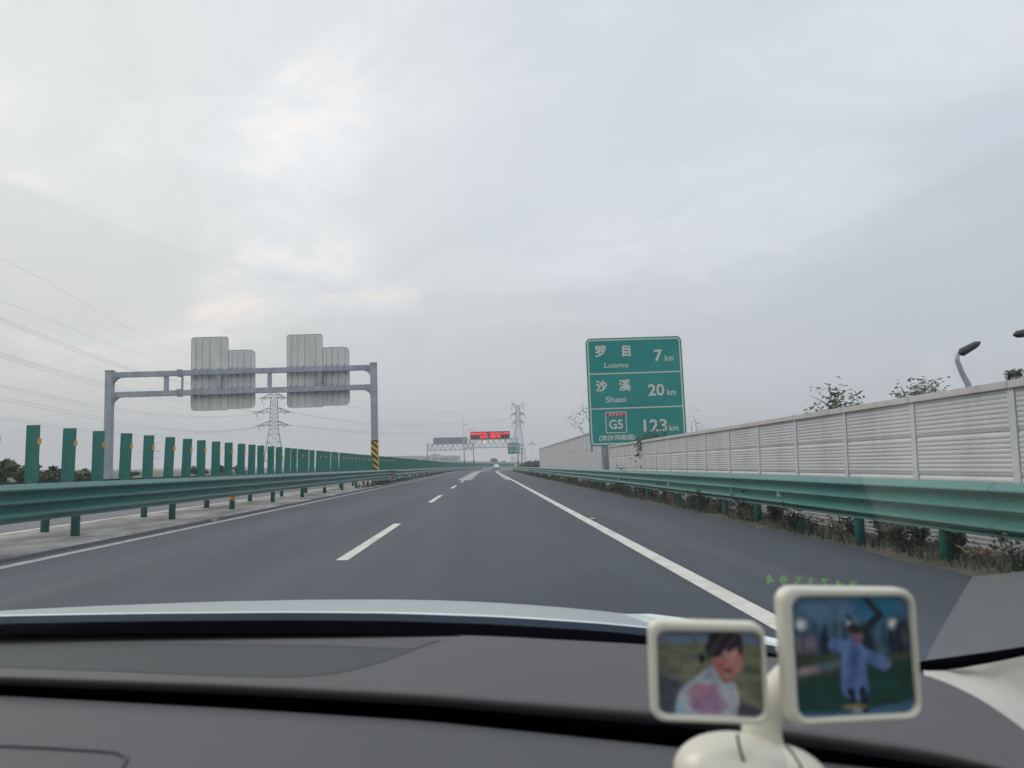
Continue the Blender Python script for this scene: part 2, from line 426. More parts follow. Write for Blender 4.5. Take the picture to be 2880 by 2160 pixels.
beam(-7.98, -1, 3, 236, .37, .93, 3, 'green', BR)
posts(-7.88, [6.2+4*i for i in range(57)], BR, every=9, ph=4)

# anti-glare boards
def make_board():
    r = empty('antiglare_board', label='green anti-glare slat with a small orange reflector standing between the median rails', cat='anti-glare board', group='anti-glare slats along the median')
    bm = bmesh.new()
    n = 6; rows = []
    for z in (.0, .03, .90, .93):
        w = .113 if z in (.03, .90) else .108
        rows.append([Vector((-w+2*w*i/n, .022*math.cos(PI*(i/n-.5)*1.0), .93+z)) for i in range(n+1)])
    grid(bm, rows)
    g = bmesh.ops.extrude_face_region(bm, geom=bm.faces[:]); bmesh.ops.translate(bm, vec=(0, .012, 0), verts=[e for e in g['geom'] if isinstance(e, bmesh.types.BMVert)])
    link('slat', bm, 'slat', r, False)
    bm = bmesh.new(); box(bm, .088, .124, -.012, .036, 1.55, 1.64); link('reflector', bm, 'orange', r)
    bm = bmesh.new(); box(bm, -.06, .06, -.03, .05, .86, .935); link('bracket', bm, 'galv_dk', r)
    return r
b0 = make_board()
# carrier rails between the two beams are part of the near median rail
bm = bmesh.new(); grid(bm, [[P(-7.33+d, y, z) for d, z in ((-.05, .80), (-.05, .86), (.05, .86), (.05, .80), (-.05, .80))] for y in ys(3, 330)])
tag(link('carrier_rail', bm, 'galv_dk'), 'dark steel carrier bar under the row of green anti-glare slats', 'carrier rail')
gaps = {}
bd = 0
for i in range(300):
    y = 7.47+1.06*i+(random.uniform(-.14, .14) if i > 17 else 0)
    if abs(y-51.3) < .8: continue
    if bd >= 300: break
    o = b0 if bd == 0 else copy_tree(b0)
    c, a = cen(y)
    q = P(-7.33, y, 0); o.location = q
    if y > 62: bpy.data.objects.remove([z for z in bpy.data.objects if z.parent == o and z.name.startswith('reflector')][0])
    o.rotation_euler = (0, random.uniform(-.02, .02), -a + random.uniform(-.08, .08) + (.0 if y < 51 else .35))
    bd += 1
bm = bmesh.new()
for i in range(100):
    y = 326+i; q = P(-7.33, y, 0); c, a = cen(y)
    dxx = Vector((math.cos(a), -math.sin(a), 0))*.1
    bmv = [bm.verts.new(q-dxx+Vector((0, 0, .93))), bm.verts.new(q+dxx+Vector((0, 0, .93))), bm.verts.new(q+dxx+Vector((0, 0, 1.86))), bm.verts.new(q-dxx+Vector((0, 0, 1.86)))]
    f = bm.faces.new(bmv)
    g = bmesh.ops.extrude_face_region(bm, geom=[f]); bmesh.ops.translate(bm, vec=(0, .02, 0), verts=[e for e in g['geom'] if isinstance(e, bmesh.types.BMVert)])
tag(link('antiglare_boards', bm, 'slat'), 'far end of the green anti-glare slat row merging into one band on the bend', 'anti-glare boards', kind='stuff')

# ------------------------------------------------------------------ noise barriers
def barrier(label, lat, a, n, top, joints, wobble=None):
    r = empty('noise_barrier', P(lat, a, 0), label=label, cat='noise barrier')
    ribs = int((top-.1)/.056)
    prof = [(0, .02)]
    for i in range(ribs):
        z = .05+i*.056; near = any(abs(z+.028-j) < .03 for j in joints)
        if near: prof += [(.004, z), (.012, z+.01), (.012, z+.02), (.004, z+.03), (0, z+.05)]
        else: prof += [(0, z), (-.005, z+.012), (-.005, z+.034), (.0, z+.046)]
    prof.append((0, top-.09))
    bm = bmesh.new(); grid(bm, [[Vector((d, y, z)) for d, z in prof] for y in (.06, 1.94)])
    grid(bm, [[Vector((.09, .06, .02)), Vector((.09, .06, top-.09))], [Vector((.09, 1.94, .02)), Vector((.09, 1.94, top-.09))]])
    p0 = link('panel', bm, 'wall', r)
    bm = bmesh.new(); box(bm, -.018, .13, -.055, .055, -.2, top-.09); q0 = link('post', bm, 'wall_post', r)
    bm = bmesh.new(); box(bm, -.05, .15, 0, 2.0, top-.09, top, .008); c0 = link('cap', bm, 'cap', r)
    for i in range(n+1):
        if i == 0: p, q, c = p0, q0, c0
        else:
            q = q0.copy(); C.objects.link(q); q.parent = r
            if i < n:
                p = p0.copy(); c = c0.copy()
                for z in (p, c): C.objects.link(z); z.parent = r
            else: p = c = None
        dz = 0 if not wobble else wobble(i)
        for z in (p, q, c):
            if z: z.location = (0, 2*i, dz)
    return r
barrier('low white ribbed noise barrier behind the right guard rail', 5.83, 4.3, 16, 2.03, (1.5, 1.0, .5))
barrier('taller white noise barrier standing farther along behind the green distance sign', 5.95, 39.6, 23, 2.99, (2.0, 1.0))
# distant barrier on the outside of the bend
bm = bmesh.new()
A = at(1235, 1299, 370); B = at(1300, 1297, 372); Cc = at(1448, 1299.5, 380); D_ = at(1560, 1301, 400)
for p, q in ((A, B), (B, Cc), (Cc, D_)):
    d = (q-p); nrm = Vector((-d.y, d.x, 0)).normalized()*.2
    vs = [bm.verts.new(v) for v in (Vector((p.x, p.y, -.4)), Vector((q.x, q.y, -.4)), q, p)]; f = bm.faces.new(vs)
    g = bmesh.ops.extrude_face_region(bm, geom=[f]); bmesh.ops.translate(bm, vec=nrm, verts=[e for e in g['geom'] if isinstance(e, bmesh.types.BMVert)])
FB = link('noise_barrier', bm, 'farwall'); tag(FB, 'long pale grey noise barrier across the far bend beyond the white car', 'noise barrier')

# ------------------------------------------------------------------ first gantry (seen from behind)
MP = 51/F
GX = (1060-1367)*MP
G1 = empty('sign_gantry', (GX, 51, 0), (0, -.026, 0), label='grey steel gantry over the opposite carriageway with a striped pillar at the median', cat='gantry')
LX = (330-1367)*MP-GX
bm = bmesh.new(); box(bm, -.21, .21, -.2, .2, 0, 7.98, .03); box(bm, -.23, .23, -.22, .22, 7.96, 8.02)
rp = link('pillar', bm, 'galv', G1)
bm = bmesh.new(); box(bm, LX-.24, LX+.24, -.2, .2, -.5, 7.98, .03); box(bm, LX-.26, LX+.26, -.22, .22, 7.96, 8.02)
link('pillar', bm, 'galv', G1)
def stripes(w, d, z0, z1, parent, n=4):
    bm = bmesh.new(); box(bm, -w, w, -d, d, z0, z1); link('yellow_band', bm, 'yellow', parent)
    bm = bmesh.new(); st = (z1-z0)/n; sl_ = w*2*.9; y = -d-.003
    for i in range(n+1):
        z = z0+st*i
        pts = [(-w, z+sl_*.5), (w, z-sl_*.5), (w, z-sl_*.5+st*.5), (-w, z+sl_*.5+st*.5)]
        pts = [(x, min(max(zz_, z0), z1)) for x, zz_ in pts]
        if pts[3][1]-pts[0][1] < 1e-4 and pts[2][1]-pts[1][1] < 1e-4: continue
        try: bm.faces.new([bm.verts.new((x, y, zz_)) for x, zz_ in pts])
        except Exception: pass
    g = bmesh.ops.extrude_face_region(bm, geom=bm.faces[:]); bmesh.ops.translate(bm, vec=(0, -.002, 0), verts=[e for e in g['geom'] if isinstance(e, bmesh.types.BMVert)])
    link('black_stripes', bm, 'black', parent)
stripes(.222, .212, .1, 2.88, rp, 7)
for z0, z1 in ((7.54, 7.87), (6.23, 6.57)):
    bm = bmesh.new(); box(bm, LX+.24, -.21, -.17, .17, z0, z1)
    for fx in ((522-1367)*MP-GX,): box(bm, fx-.13, fx-.02, -.22, .22, z0-.07, z1+.07); box(bm, fx+.02, fx+.13, -.22, .22, z0-.07, z1+.07)
    for ex, sg in ((-.21, -1), (LX+.24, 1)):                   # gussets
        for yy in (-.12, .12):
            vs = [bm.verts.new((ex, yy, z0)), bm.verts.new((ex+sg*.45, yy, z0)), bm.verts.new((ex+sg*.3, yy, z0-.06)), bm.verts.new((ex+sg*.08, yy, z0-.25)), bm.verts.new((ex, yy, z0-.45))]
            f = bm.faces.new(vs); g = bmesh.ops.extrude_face_region(bm, geom=[f]); bmesh.ops.translate(bm, vec=(0, .03, 0), verts=[e for e in g['geom'] if isinstance(e, bmesh.types.BMVert)])
        for kk in range(4): box(bm, ex+sg*(.06+kk*.08), ex+sg*(.075+kk*.08), -.185, .185, z0-.01, z1+.012)
    link('crossbeam', bm, 'galv', G1)
for px, w in ((485, .13), (529, .035), (631, .13), (770, .12), (911, .12)):
    X = (px-1367)*MP-GX
    bm = bmesh.new(); box(bm, X-w, X+w, -.1, .1, 6.57, 7.54); link('strut', bm, 'galv', G1)
def backpanel(px0, px1, px2, label):
    g = G1
    x0, x1, x2 = [(p_-1367)*MP for p_ in (px0, px1, px2)]
    th = -.026
    S = empty('road_sign', (0, 0, 0), label=label, cat='road sign', group='blank backs of overhead signs')
    S.matrix_world = Matrix.Translation((GX, 51, 0)) @ Matrix.Rotation(th, 4, 'Y')
    x0 -= GX; x1 -= GX; x2 -= GX
    for a, b, z0, z1, rad, ribs in ((x0, x1, 5.2, 10.13, (.3, .02, .2, .2), (.13, .30, .50, .80)), (x1+.012, x2, 5.27, 9.2, (.02, .35, .35, .02), (.13, .35, .57, .84))):
        bm = bmesh.new(); slab(bm, rrect(b-a, z1-z0, rad), .34, .38, a, z0)
        o = link('panel', bm, 'alu', S)
        bm = bmesh.new(); w = b-a; q = rrect(w, z1-z0, rad); cx, cz = w/2, (z1-z0)/2
        q2 = [(cx+(x-cx)*(1-.06/w*2*.5), cz+(z-cz)*(1-.06/(z1-z0))) for x, z in q]
        ring(bm, q, q2, .325, .338, a, z0); link('edge_trim', bm, 'alu_rib', o)
        for rf in ribs:
            X = a+(b-a)*rf
            bm = bmesh.new(); box(bm, X-.016, X+.016, .315, .338, z0+.12, z1-.12); rb = link('rib', bm, 'alu_rib', o)
            bm = bmesh.new()
            for zb0, zb1 in ((7.54, 7.87), (6.23, 6.57)):
                box(bm, X-.035, X+.035, -.195, -.178, zb0-.06, zb1+.06)
                box(bm, X-.03, X+.03, -.2, .27, zb1+.012, zb1+.04); box(bm, X-.03, X+.03, -.2, .27, zb0-.04, zb0-.012)
                box(bm, X-.035, X+.035, .19, .27, zb1+.05, zb1+.2); box(bm, X-.035, X+.035, .19, .27, zb0-.22, zb0-.05)
            link('clamp', bm, 'galv', rb)
backpanel(547, 651, 726, 'left one of the two stepped grey sign backs clamped to the gantry beams')
backpanel(814, 915, 990, 'stepped grey sign back nearer the striped gantry pillar')

# ------------------------------------------------------------------ green distance sign
SW, SH = 4.85, 5.4
sb = at(1660, 1256, 38)
SG = empty('distance_sign', (sb.x, 38, sb.z), (0, -.027, 0), label='large green distance sign with three rows for Luomu, Shaxi and G5', cat='road sign')
bm = bmesh.new(); slab(bm, rrect(SW, SH, .26, 8), 0, .05); link('panel', bm, 'sign_green', SG)
bm = bmesh.new()
def rr_off(w, h, r, o):
    return [(x+o, z+o) for x, z in rrect(w-2*o, h-2*o, max(r-o, .02), 8)]
ring(bm, rr_off(SW, SH, .26, .07), rr_off(SW, SH, .26, .135), -.006, -.001)
link('border', bm, 'sign_white', SG)
for v_ in (1.80, 3.55):
    bm = bmesh.new(); box(bm, .137, SW-.137, -.006, -.001, SH-v_-.03, SH-v_+.03); link('divider', bm, 'sign_white', SG)
def st(s, u0, u1, v0, v1, m='sign_white', off=.02, y=-.004, par=None): return text('lettering', s, u0, u1, SH-v1, SH-v0, y, m, par or SG, off)
st('罗', .46, 1.00, .38, .955, off=.03); st('目', 1.83, 2.25, .41, .965, off=.035)
st('Luomu', .90, 2.10, 1.25, 1.51, off=.012)
st('7', 3.43, 3.84, .66, 1.25, off=.018); st('km', 3.97, 4.41, .95, 1.24, off=.012)
st('沙', .42, .99, 2.13, 2.70, off=.03); st('溪', 1.57, 2.17, 2.11, 2.70, off=.028)
st('Shaxi', .88, 1.89, 2.96, 3.25, off=.012)
st('20', 3.03, 3.85, 2.39, 2.99, off=.018); st('km', 3.99, 4.43, 2.67, 2.97, off=.012)
bm = bmesh.new(); o_ = [(x+.82, z+SH-4.78) for x, z in rrect(1.06, 1.06, .1)]; i_ = [(x+.862, z+SH-4.738) for x, z in rrect(.976, .976, .07)]
ring(bm, o_, i_, -.006, -.001); shd = link('shield', bm, 'sign_white', SG)
bm = bmesh.new(); slab(bm, [(x+.864, z+SH-3.95) for x, z in rrect(.972, .185, (.01, .01, .06, .06))], -.004, -.001); link('red_band', bm, 'sign_red', shd)
st('国 家 高 速', 1.0, 1.68, 3.795, 3.92, off=.008, y=-.008, par=shd); st('G5', .99, 1.68, 4.10, 4.58, off=.018, par=shd)
st('123', 2.71, 3.89, 4.15, 4.77, off=.018); st('km', 3.99, 4.45, 4.46, 4.75, off=.012)
st('(流沙河枢纽)', .45, 2.27, 4.86, 5.18, off=.016)
for X in (.80, 4.05):
    bm = bmesh.new(); bar(bm, (X, .16, -3), (X, .16, SH-.3), .13, 14); link('post', bm, 'galv', SG, True)
bm = bmesh.new(); box(bm, .06, .12, .05, .1, -.25, SH-.1); link('edge_stay', bm, 'galv_dk', SG)
# branch stub seen against the row of digits grows from behind: see the climbing plant

# ------------------------------------------------------------------ lattice gantries on the bend
def truss(bm, x0, x1, z0, z1, dep, n, r):
    for z in (z0, z1):
        for y in (-dep, dep): bar(bm, (x0, y, z), (x1, y, z), r)
    st_ = (x1-x0)/n
    for i in range(n):
        a, b = x0+i*st_, x0+(i+1)*st_; m_ = (a+b)/2
        for y in (-dep, dep):
            bar(bm, (a, y, z1), (m_, y, z0), r*.7); bar(bm, (m_, y, z0), (b, y, z1), r*.7)
        for z in (z0, z1): bar(bm, (a, -dep, z), (a, dep, z), r*.6); bar(bm, (a, -dep, z), (b, dep, z), r*.5)
        if i % 2: bar(bm, (a, -dep, z0), (a, -dep, z1), r*.6)
def striped_round(parent, h0, h1, r, n=5):
    bm = bmesh.new(); bar(bm, (0, 0, h0), (0, 0, h1), r, 10); y = link('yellow_band', bm, 'yellow_dull', parent, True)
    bm = bmesh.new(); s = (h1-h0)/n
    for i in range(n): bar(bm, (0, 0, h0+s*i), (0, 0, h0+s*(i+.68)), r+.004, 10)
    link('black_rings', bm, 'black', parent, True)
LEDD = 190.0; ml = LEDD/F
lx0, lx1 = (1306.8-1367)*ml, (1457-1367)*ml
G2 = empty('sign_gantry', (lx0, LEDD, 0), (0, -.016, 0), label='far lattice gantry carrying the red lit message board', cat='gantry')
for X in (0, lx1-lx0):
    bm = bmesh.new(); bar(bm, (X, 0, -.3), (X, 0, 7.9), .15, 10); pp = link('pillar', bm, 'galv', G2, True)
    e = bpy.data.objects.new('stripe_bands', None); C.objects.link(e); e.parent = G2; e.location = (X, 0, 0)
    striped_round(e, .1, 2.6, .16, 6)
bm = bmesh.new(); truss(bm, .1, lx1-lx0-.1, 5.5, 7.5, .55, 9, .085); link('truss', bm, 'galv', G2)
bm = bmesh.new()
for z in (8.2, 8.9): bar(bm, (.2, .8, z), (lx1-lx0-.1, .8, z), .02)
for i in range(12): X = .2+i*(lx1-lx0-.3)/11; bar(bm, (X, .8, 7.5), (X, .8, 8.9), .02)
link('railing', bm, 'galv', G2)
bm = bmesh.new(); bar(bm, (0, 0, 7.9), (0, 0, 12.0), .05, 6); bar(bm, (0, 0, 12), (0, 0, 13.5), .02, 6); bar(bm, (0, 0, 11.2), (.9, 0, 11.25), .03); box(bm, .3, .95, -.1, .1, 11.2, 11.33)
mst = link('mast', bm, 'galv', G2)
fx = (1364-1306.8)*ml
bm = bmesh.new(); bmesh.ops.create_uvsphere(bm, u_segments=12, v_segments=8, radius=.21, matrix=Matrix.Translation((fx, -.7, 6.75))); link('amber_lamp', bm, 'flash', G2, True)
bm = bmesh.new(); box(bm, fx+.9, fx+1.25, -.8, -.6, 6.5, 6.75); link('camera_box', bm, 'galv_dk', G2)
bx0 = (1325-1306.8)*ml; bx1 = (1435.5-1306.8)*ml
LB = empty('message_board', (lx0, LEDD, 0), (0, -.016, 0), label='wide dark electronic board showing two lines of red lit Chinese characters', cat='message board')
bm = bmesh.new(); box(bm, bx0, bx1, -.55, -.1, 7.56, 9.42, .03); link('case', bm, 'led_bg', LB)
bm = bmesh.new(); q = rrect(bx1-bx0, 1.86, .03); ring(bm, q, [(x*.985+.07, z*.93+.065) for x, z in q], -.58, -.552, bx0, 7.56); link('case_rim', bm, 'galv_dk', LB)
text('lettering', '峨汉高速汉源，三轴(含)以上货车', bx0+.12, bx1-.12, 8.52, 9.22, -.56, 'led', LB, .035)
text('lettering', '禁止通行，请提前下站', bx0+2.3, bx1-2.3, 7.82, 8.48, -.56, 'led', LB, .035)
OD = 215.0; mo = OD/F
ox0, ox1 = (1203.7-1367)*mo, (1333-1367)*mo
G3 = empty('sign_gantry', (ox0, OD, 0), (0, -.014, 0), label='far lattice gantry over the opposite lanes behind the lit one', cat='gantry')
for X in (0, ox1-ox0):
    bm = bmesh.new(); bar(bm, (X, 0, -.3), (X, 0, 7.6), .17, 10); link('pillar', bm, 'galv', G3, True)
e = bpy.data.objects.new('stripe_bands', None); C.objects.link(e); e.parent = G3; e.location = (ox1-ox0, 0, 0); striped_round(e, .1, 2.6, .18, 6)
bm = bmesh.new(); truss(bm, .1, ox1-ox0-.1, 5.45, 7.15, .55, 9, .085); link('truss', bm, 'galv', G3)
bm = bmesh.new(); bar(bm, (ox1-ox0, 0, 7.6), (ox1-ox0, 0, 11.4), .06, 6); bar(bm, (ox1-ox0-1.4, 0, 11.1), (ox1-ox0, 0, 11.1), .03); box(bm, ox1-ox0-1.6, ox1-ox0-.9, -.1, .1, 11.0, 11.25)
for z in (7.9, 8.6): bar(bm, (-.4, 0, z), (1.4, 0, z), .02)
bar(bm, (-.4, 0, 7.2), (-.9, 0, 9.8), .02)
link('mast', bm, 'galv', G3)
OBX0, OBX1 = (1221-1203.7)*mo, (1315.8-1203.7)*mo
OB = empty('message_board', (ox0, OD, 0), (0, -.014, 0), label='plain grey ribbed back of the board on the gantry over the opposite lanes', cat='message board')
bm = bmesh.new(); box(bm, OBX0, OBX1, -.2, .3, 7.22, 9.0, .02)
link('case', bm, mat('board_back', (.27, .31, .34), .6, .1), OB)
bm = bmesh.new()
for i in range(20): X = OBX0+.2+i*(OBX1-OBX0-.4)/19; box(bm, X-.02, X+.02, -.24, -.202, 7.3, 8.93)
link('ribs', bm, 'galv_dk', OB)
# small far green sign on its own pole
fd = 208.0; mf = fd/F
CS = empty('direction_sign', ((1467.6-1367)*mf, fd, 0), (0, -.014, 0), label='small far green sign on a pole beside the lit gantry', cat='road sign')
bm = bmesh.new(); bar(bm, (0, 0, -.5), (0, 0, 7.0), .16, 10); link('pole', bm, 'galv', CS, True)
gx0, gx1 = (1429-1467.6)*mf, (1462-1467.6)*mf
bm = bmesh.new()
for z in (4.55, 5.6, 6.65): bar(bm, (gx1-.3, .1, z), (.35, 0, z), .07); box(bm, -.25, .25, -.2, .2, z-.12, z+.12)
link('bracket', bm, 'galv_dk', CS)
bm = bmesh.new(); slab(bm, rrect(gx1-gx0, 3.0, .1), -.12, -.05, gx0, 4.3); link('panel', bm, 'sign_green_far', CS)
bm = bmesh.new(); box(bm, gx0+.12, gx1-.12, -.135, -.122, 5.75, 5.8); link('divider', bm, 'sign_white', CS)
text('lettering', '沙湾', gx0+.35, gx0+1.25, 4.95, 5.4, -.13, 'sign_white', CS, .02); text('lettering', '绥山', gx0+1.9, gx1-.3, 4.85, 5.35, -.13, 'sign_white', CS, .02)
text('lettering', '峨眉山 符溪', gx0+.3, gx1-.4, 6.2, 6.85, -.13, 'sign_white', CS, .01)
# tiny white square sign
t_ = at(1451, 1310, 195)
WS = empty('marker_sign', (t_.x, 195, 0), label='tiny white square sign with a red spot on the right verge before the bend', cat='road sign')
bm = bmesh.new(); slab(bm, rrect(.75, .68, .04), -.03, 0, -.37, .85); link('panel', bm, 'sign_white', WS)
bm = bmesh.new(); bar(bm, (.02, -.035, 1.17), (.02, -.05, 1.17), .13, 12); link('spot', bm, 'sign_red', WS)
bm = bmesh.new(); bar(bm, (0, .04, -.3), (0, .04, 1.5), .03); link('post', bm, 'galv', WS)

# ------------------------------------------------------------------ pylons
def lattice(bm, base_w, waist_z, waist_w, top_z, top_w, r, nb=5, nt=9, k=.55):
    lv = []
    for i in range(nb+1):
        t = (i/nb); lv.append((waist_z*(1-(1-t)**1.25), base_w+(waist_w-base_w)*(1-(1-t)**1.25)))
    for i in range(1, nt+1): lv.append((waist_z+(top_z-waist_z)*i/nt, waist_w+(top_w-waist_w)*i/nt))
    for (z0, w0), (z1, w1) in zip(lv, lv[1:]):
        c0 = [Vector((sx*w0/2, sy*w0/2, z0)) for sx, sy in ((-1, -1), (1, -1), (1, 1), (-1, 1))]
        c1 = [Vector((sx*w1/2, sy*w1/2, z1)) for sx, sy in ((-1, -1), (1, -1), (1, 1), (-1, 1))]
        for i in range(4):
            j = (i+1) % 4
            bar(bm, c0[i], c1[i], r); bar(bm, c0[i], c1[j], r*k); bar(bm, c0[j], c1[i], r*k); bar(bm, c1[i], c1[j], r*.6)
def crossarm(bm, z, half, w, r, rise=1.9):
    for s in (-1, 1):
        tip = Vector((s*half, 0, z))
        for y in (-w/2, w/2):
            bar(bm, (s*w/2, y, z), tip, r); bar(bm, (s*w/2, y, z+rise), tip, r)
            for t in (.35, .65):
                a = Vector((s*w/2, y, z)).lerp(tip, t); b = Vector((s*w/2, y, z+rise)).lerp(tip, t-.18); bar(bm, a, b, r*.6)
T1D = 350.0; m1 = T1D/F
T1X = (779-1367)*m1
hz = lambda x: 1310+.005*(1367-x)
z_ = lambda py, x, m_: CAMH+(hz(x)-py)*m_
T1 = empty('pylon', (T1X, T1D, 0), (0, -.015, math.radians(18)), label='blue grey lattice pylon with three crossarms between the two sign backs', cat='pylon')
bm = bmesh.new(); lattice(bm, 9.6, z_(1207, 779, m1), 3.9, z_(1108, 779, m1), 2.8, .10, 5, 9)
bar(bm, (-1, 0, z_(1110, 779, m1)), (0, 0, z_(1092, 779, m1)), .1); bar(bm, (1, 0, z_(1110, 779, m1)), (0, 0, z_(1092, 779, m1)), .1)
link('tower', bm, 'pylon', T1)
arms = ((1119, 6.0), (1158.5, 8.3), (1195, 7.4))
for py, h in arms:
    z = z_(py, 779, m1)
    bm = bmesh.new(); crossarm(bm, z, h*.86, 3.2, .14); link('crossarm', bm, 'pylon', T1)
    for s in (-1, 1):
        bm = bmesh.new(); bar(bm, (s*h*.84, 0, z), (s*(h+.6), -1.5, z-.5), .17, 6); bar(bm, (s*h*.84, 0, z), (s*(h*.5), 2.2, z-.8), .15, 6)
        if s < 0: bar(bm, (s*h*.86, 0, z), (s*h*.86, 0, z-2.5), .17, 6)
        link('insulator', bm, 'insul', T1)
        bm = bmesh.new(); pts = [Vector((s*(h+.6)+(s*(h*.5)-s*(h+.6))*t, -1.5+3.7*t, z-.5-.3*t-4*2.3*t*(1-t))) for t in [i/10 for i in range(11)]]
        tube(bm, pts, .035, 4); link('jumper', bm, 'wire', T1)
T2D = 540.0; m2 = T2D/F
T2 = empty('pylon', ((1459-1367)*m2, T2D, 0), (0, -.01, math.radians(8)), label='pale far pylon with Y shaped horns and two crossarms right of the lit gantry', cat='pylon')
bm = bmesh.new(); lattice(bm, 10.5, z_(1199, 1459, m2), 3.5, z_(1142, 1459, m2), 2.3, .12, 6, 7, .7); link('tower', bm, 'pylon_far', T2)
zt = z_(1143, 1459, m2)
for s in (-1, 1):
    bm = bmesh.new(); tip = (s*4.7, 0, zt+3.0)
    for y in (-1, 1): bar(bm, (s*.2, y, zt), tip, .15); bar(bm, (s*1.1, y, zt-2.4), tip, .15)
    bar(bm, (s*2.6, 0, zt+.4), (s*4.2, 0, zt+.9), .12)
    link('horn', bm, 'pylon_far', T2)
for py, h in ((1167, 5.0), (1190, 4.3)):
    bm = bmesh.new(); crossarm(bm, z_(py, 1459, m2), h, 2.8, .24, 2.0); link('crossarm', bm, 'pylon_far', T2)
for py, h in ((1142, 4.2), (1167, 5.0), (1190, 4.3)):
    for s in (-1, 1):
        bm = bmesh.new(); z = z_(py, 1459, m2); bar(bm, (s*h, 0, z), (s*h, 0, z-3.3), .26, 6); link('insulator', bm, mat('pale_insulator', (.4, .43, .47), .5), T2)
T0D = 900.0; m0 = T0D/F
T0 = empty('pylon', ((441-1367)*m0, T0D, 0), (0, -.015, .3), label='faint distant pylon seen between the green slats at the left', cat='pylon')
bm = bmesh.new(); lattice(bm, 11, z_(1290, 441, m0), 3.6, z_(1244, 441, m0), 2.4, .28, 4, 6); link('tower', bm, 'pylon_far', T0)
for py, h in ((1246, 9), (1268, 12), (1288, 10)):
    bm = bmesh.new(); crossarm(bm, z_(py, 441, m0), h, 2.8, .25, 2.2); link('crossarm', bm, 'pylon_far', T0)

# ------------------------------------------------------------------ overhead cables
def wire(pts, label, group, r=.03):
    # smooth curve through three or four (px, py, depth) points
    Q = [at(*p) for p in pts]; n = len(Q); out_ = []
    ts = [0.0]
    for a, b in zip(Q, Q[1:]): ts.append(ts[-1]+(b-a).length)
    for i in range(41):
        t = ts[-1]*i/40*1.0; p = Vector((0, 0, 0))
        for a in range(n):
            w = 1.0
            for b in range(n):
                if a != b: w *= (t-ts[b])/(ts[a]-ts[b])
            p += Q[a]*w
        out_.append(p)
    bm = bmesh.new(); tube(bm, out_, r, 5)
    tag(link('power_cable', bm, 'wire', None, True), label, 'power cable', group)
gl = 'overhead cables running left from the pylon'
def D0(x): return 172+(350-172)*(x/779)**1.0
def WL(a, label=None, r=.028):
    pts = [(x, y, D0(x) if x >= 0 else 172+x*.085) for x, y in a]
    wire(pts, label or 'thin grey overhead cable sagging between the near pylon and the left edge', gl, r)
WL([(-500, 520), (0, 727), (286, 880), (779, 1092)], 'topmost faint overhead cable rising to the left above all the others', .02)
WL([(-500, 665), (0, 844), (300, 962), (779, 1092)], 'second highest faint overhead cable rising to the left', .02)
for d in (0, 7): WL([(-500, 700-1.4*d), (0, 893+d), (394, 1044+d*.6), (742, 1122)], r=.034)
for d in (0, 13): WL([(-500, 840+d), (0, 991+d), (317, 1083+d*1.1), (735, 1160)], r=.032)
WL([(-500, 850), (0, 997), (317, 1090), (735, 1161)], r=.032)
for d in (0, 6): WL([(-500, 985+d), (0, 1082+d), (317, 1147+d), (553, 1171+d*.5), (733, 1161)], r=.028)
for d in (0, 8): WL([(-500, 1025+d), (0, 1118+d), (317, 1180+d), (553, 1212+d*.4), (737, 1197)], r=.028)
for d in (0, 7): WL([(-400, 1125+d), (0, 1173+d), (423, 1222+d), (737, 1199)], r=.022)
gr = 'overhead cables running right from the pylon'
def WR(a):
    wire([(x, y, 350+(540-350)*(x-830)/(1445-830)) for x, y in a], 'very faint overhead cable between the near pylon and the far horned pylon', gr, .045)
for d in (0, 5): WR([(832, 1161), (1063, 1190+d), (1290, 1190+d), (1440, 1176)])
for d in (0, 5): WR([(828, 1197), (1063, 1216+d), (1290, 1216+d), (1441, 1199)])
WR([(812, 1120), (1063, 1152), (1290, 1160), (1441, 1151)])

# ------------------------------------------------------------------ far building, lamp
bd_ = 600.0; mb = bd_/F
BX = lambda p_: (p_-1367)*mb
BZ = lambda p_, x=1200: CAMH+(hz(x)-p_)*mb
B = empty('building', (BX(1195), bd_, 0), label='long low white industrial building behind the green slats left of the gantries', cat='building')
x0, x1 = BX(1096)-BX(1195), BX(1294)-BX(1195)
bm = bmesh.new(); box(bm, x0, x1, 0, 20, -1, BZ(1283)); box(bm, x0-.3, x1+.3, -.3, 20, BZ(1283)+.01, BZ(1281.5)); link('wall', bm, 'bwall', B)
for a, b in ((1108, 1128), (1134, 1152), (1158, 1178), (1187, 1211), (1216, 1234), (1239, 1263), (1267, 1287)):
    bm = bmesh.new(); box(bm, BX(a)-BX(1195), BX(b)-BX(1195), -.15, .1, BZ(1295), BZ(1287.5)); link('window', bm, 'bwin', B)
bm = bmesh.new(); box(bm, BX(1212)-BX(1195), BX(1238)-BX(1195), 2, 10, BZ(1281), BZ(1276.5)); box(bm, BX(1222)-BX(1195), BX(1228)-BX(1195), 4, 8, BZ(1276.5), BZ(1273.5)); bar(bm, (BX(1226)-BX(1195), 6, BZ(1274)), (BX(1226)-BX(1195), 6, BZ(1270)), .15); link('roof_hut', bm, mat('roof_hut', (.36, .40, .43), .8), B)
B2 = empty('building', (BX(1290), 520, 0), label='low pale shed with a sloping roof at the foot of the white building', cat='building')
bm = bmesh.new()
k5 = 520/F
vs = [(-9, -1), (9, -1), (9, CAMH+(1310-1303)*k5), (-4, CAMH+(1310-1298)*k5), (-9, CAMH+(1310-1301)*k5)]
slab(bm, vs, 0, 10); link('wall', bm, mat('shed_wall', (.36, .41, .41), .8), B2)
bm = bmesh.new(); box(bm, -3, 0, -.1, .05, -.5, 1.6); link('door', bm, 'bwin', B2)
ld = 400.0; mll = ld/F
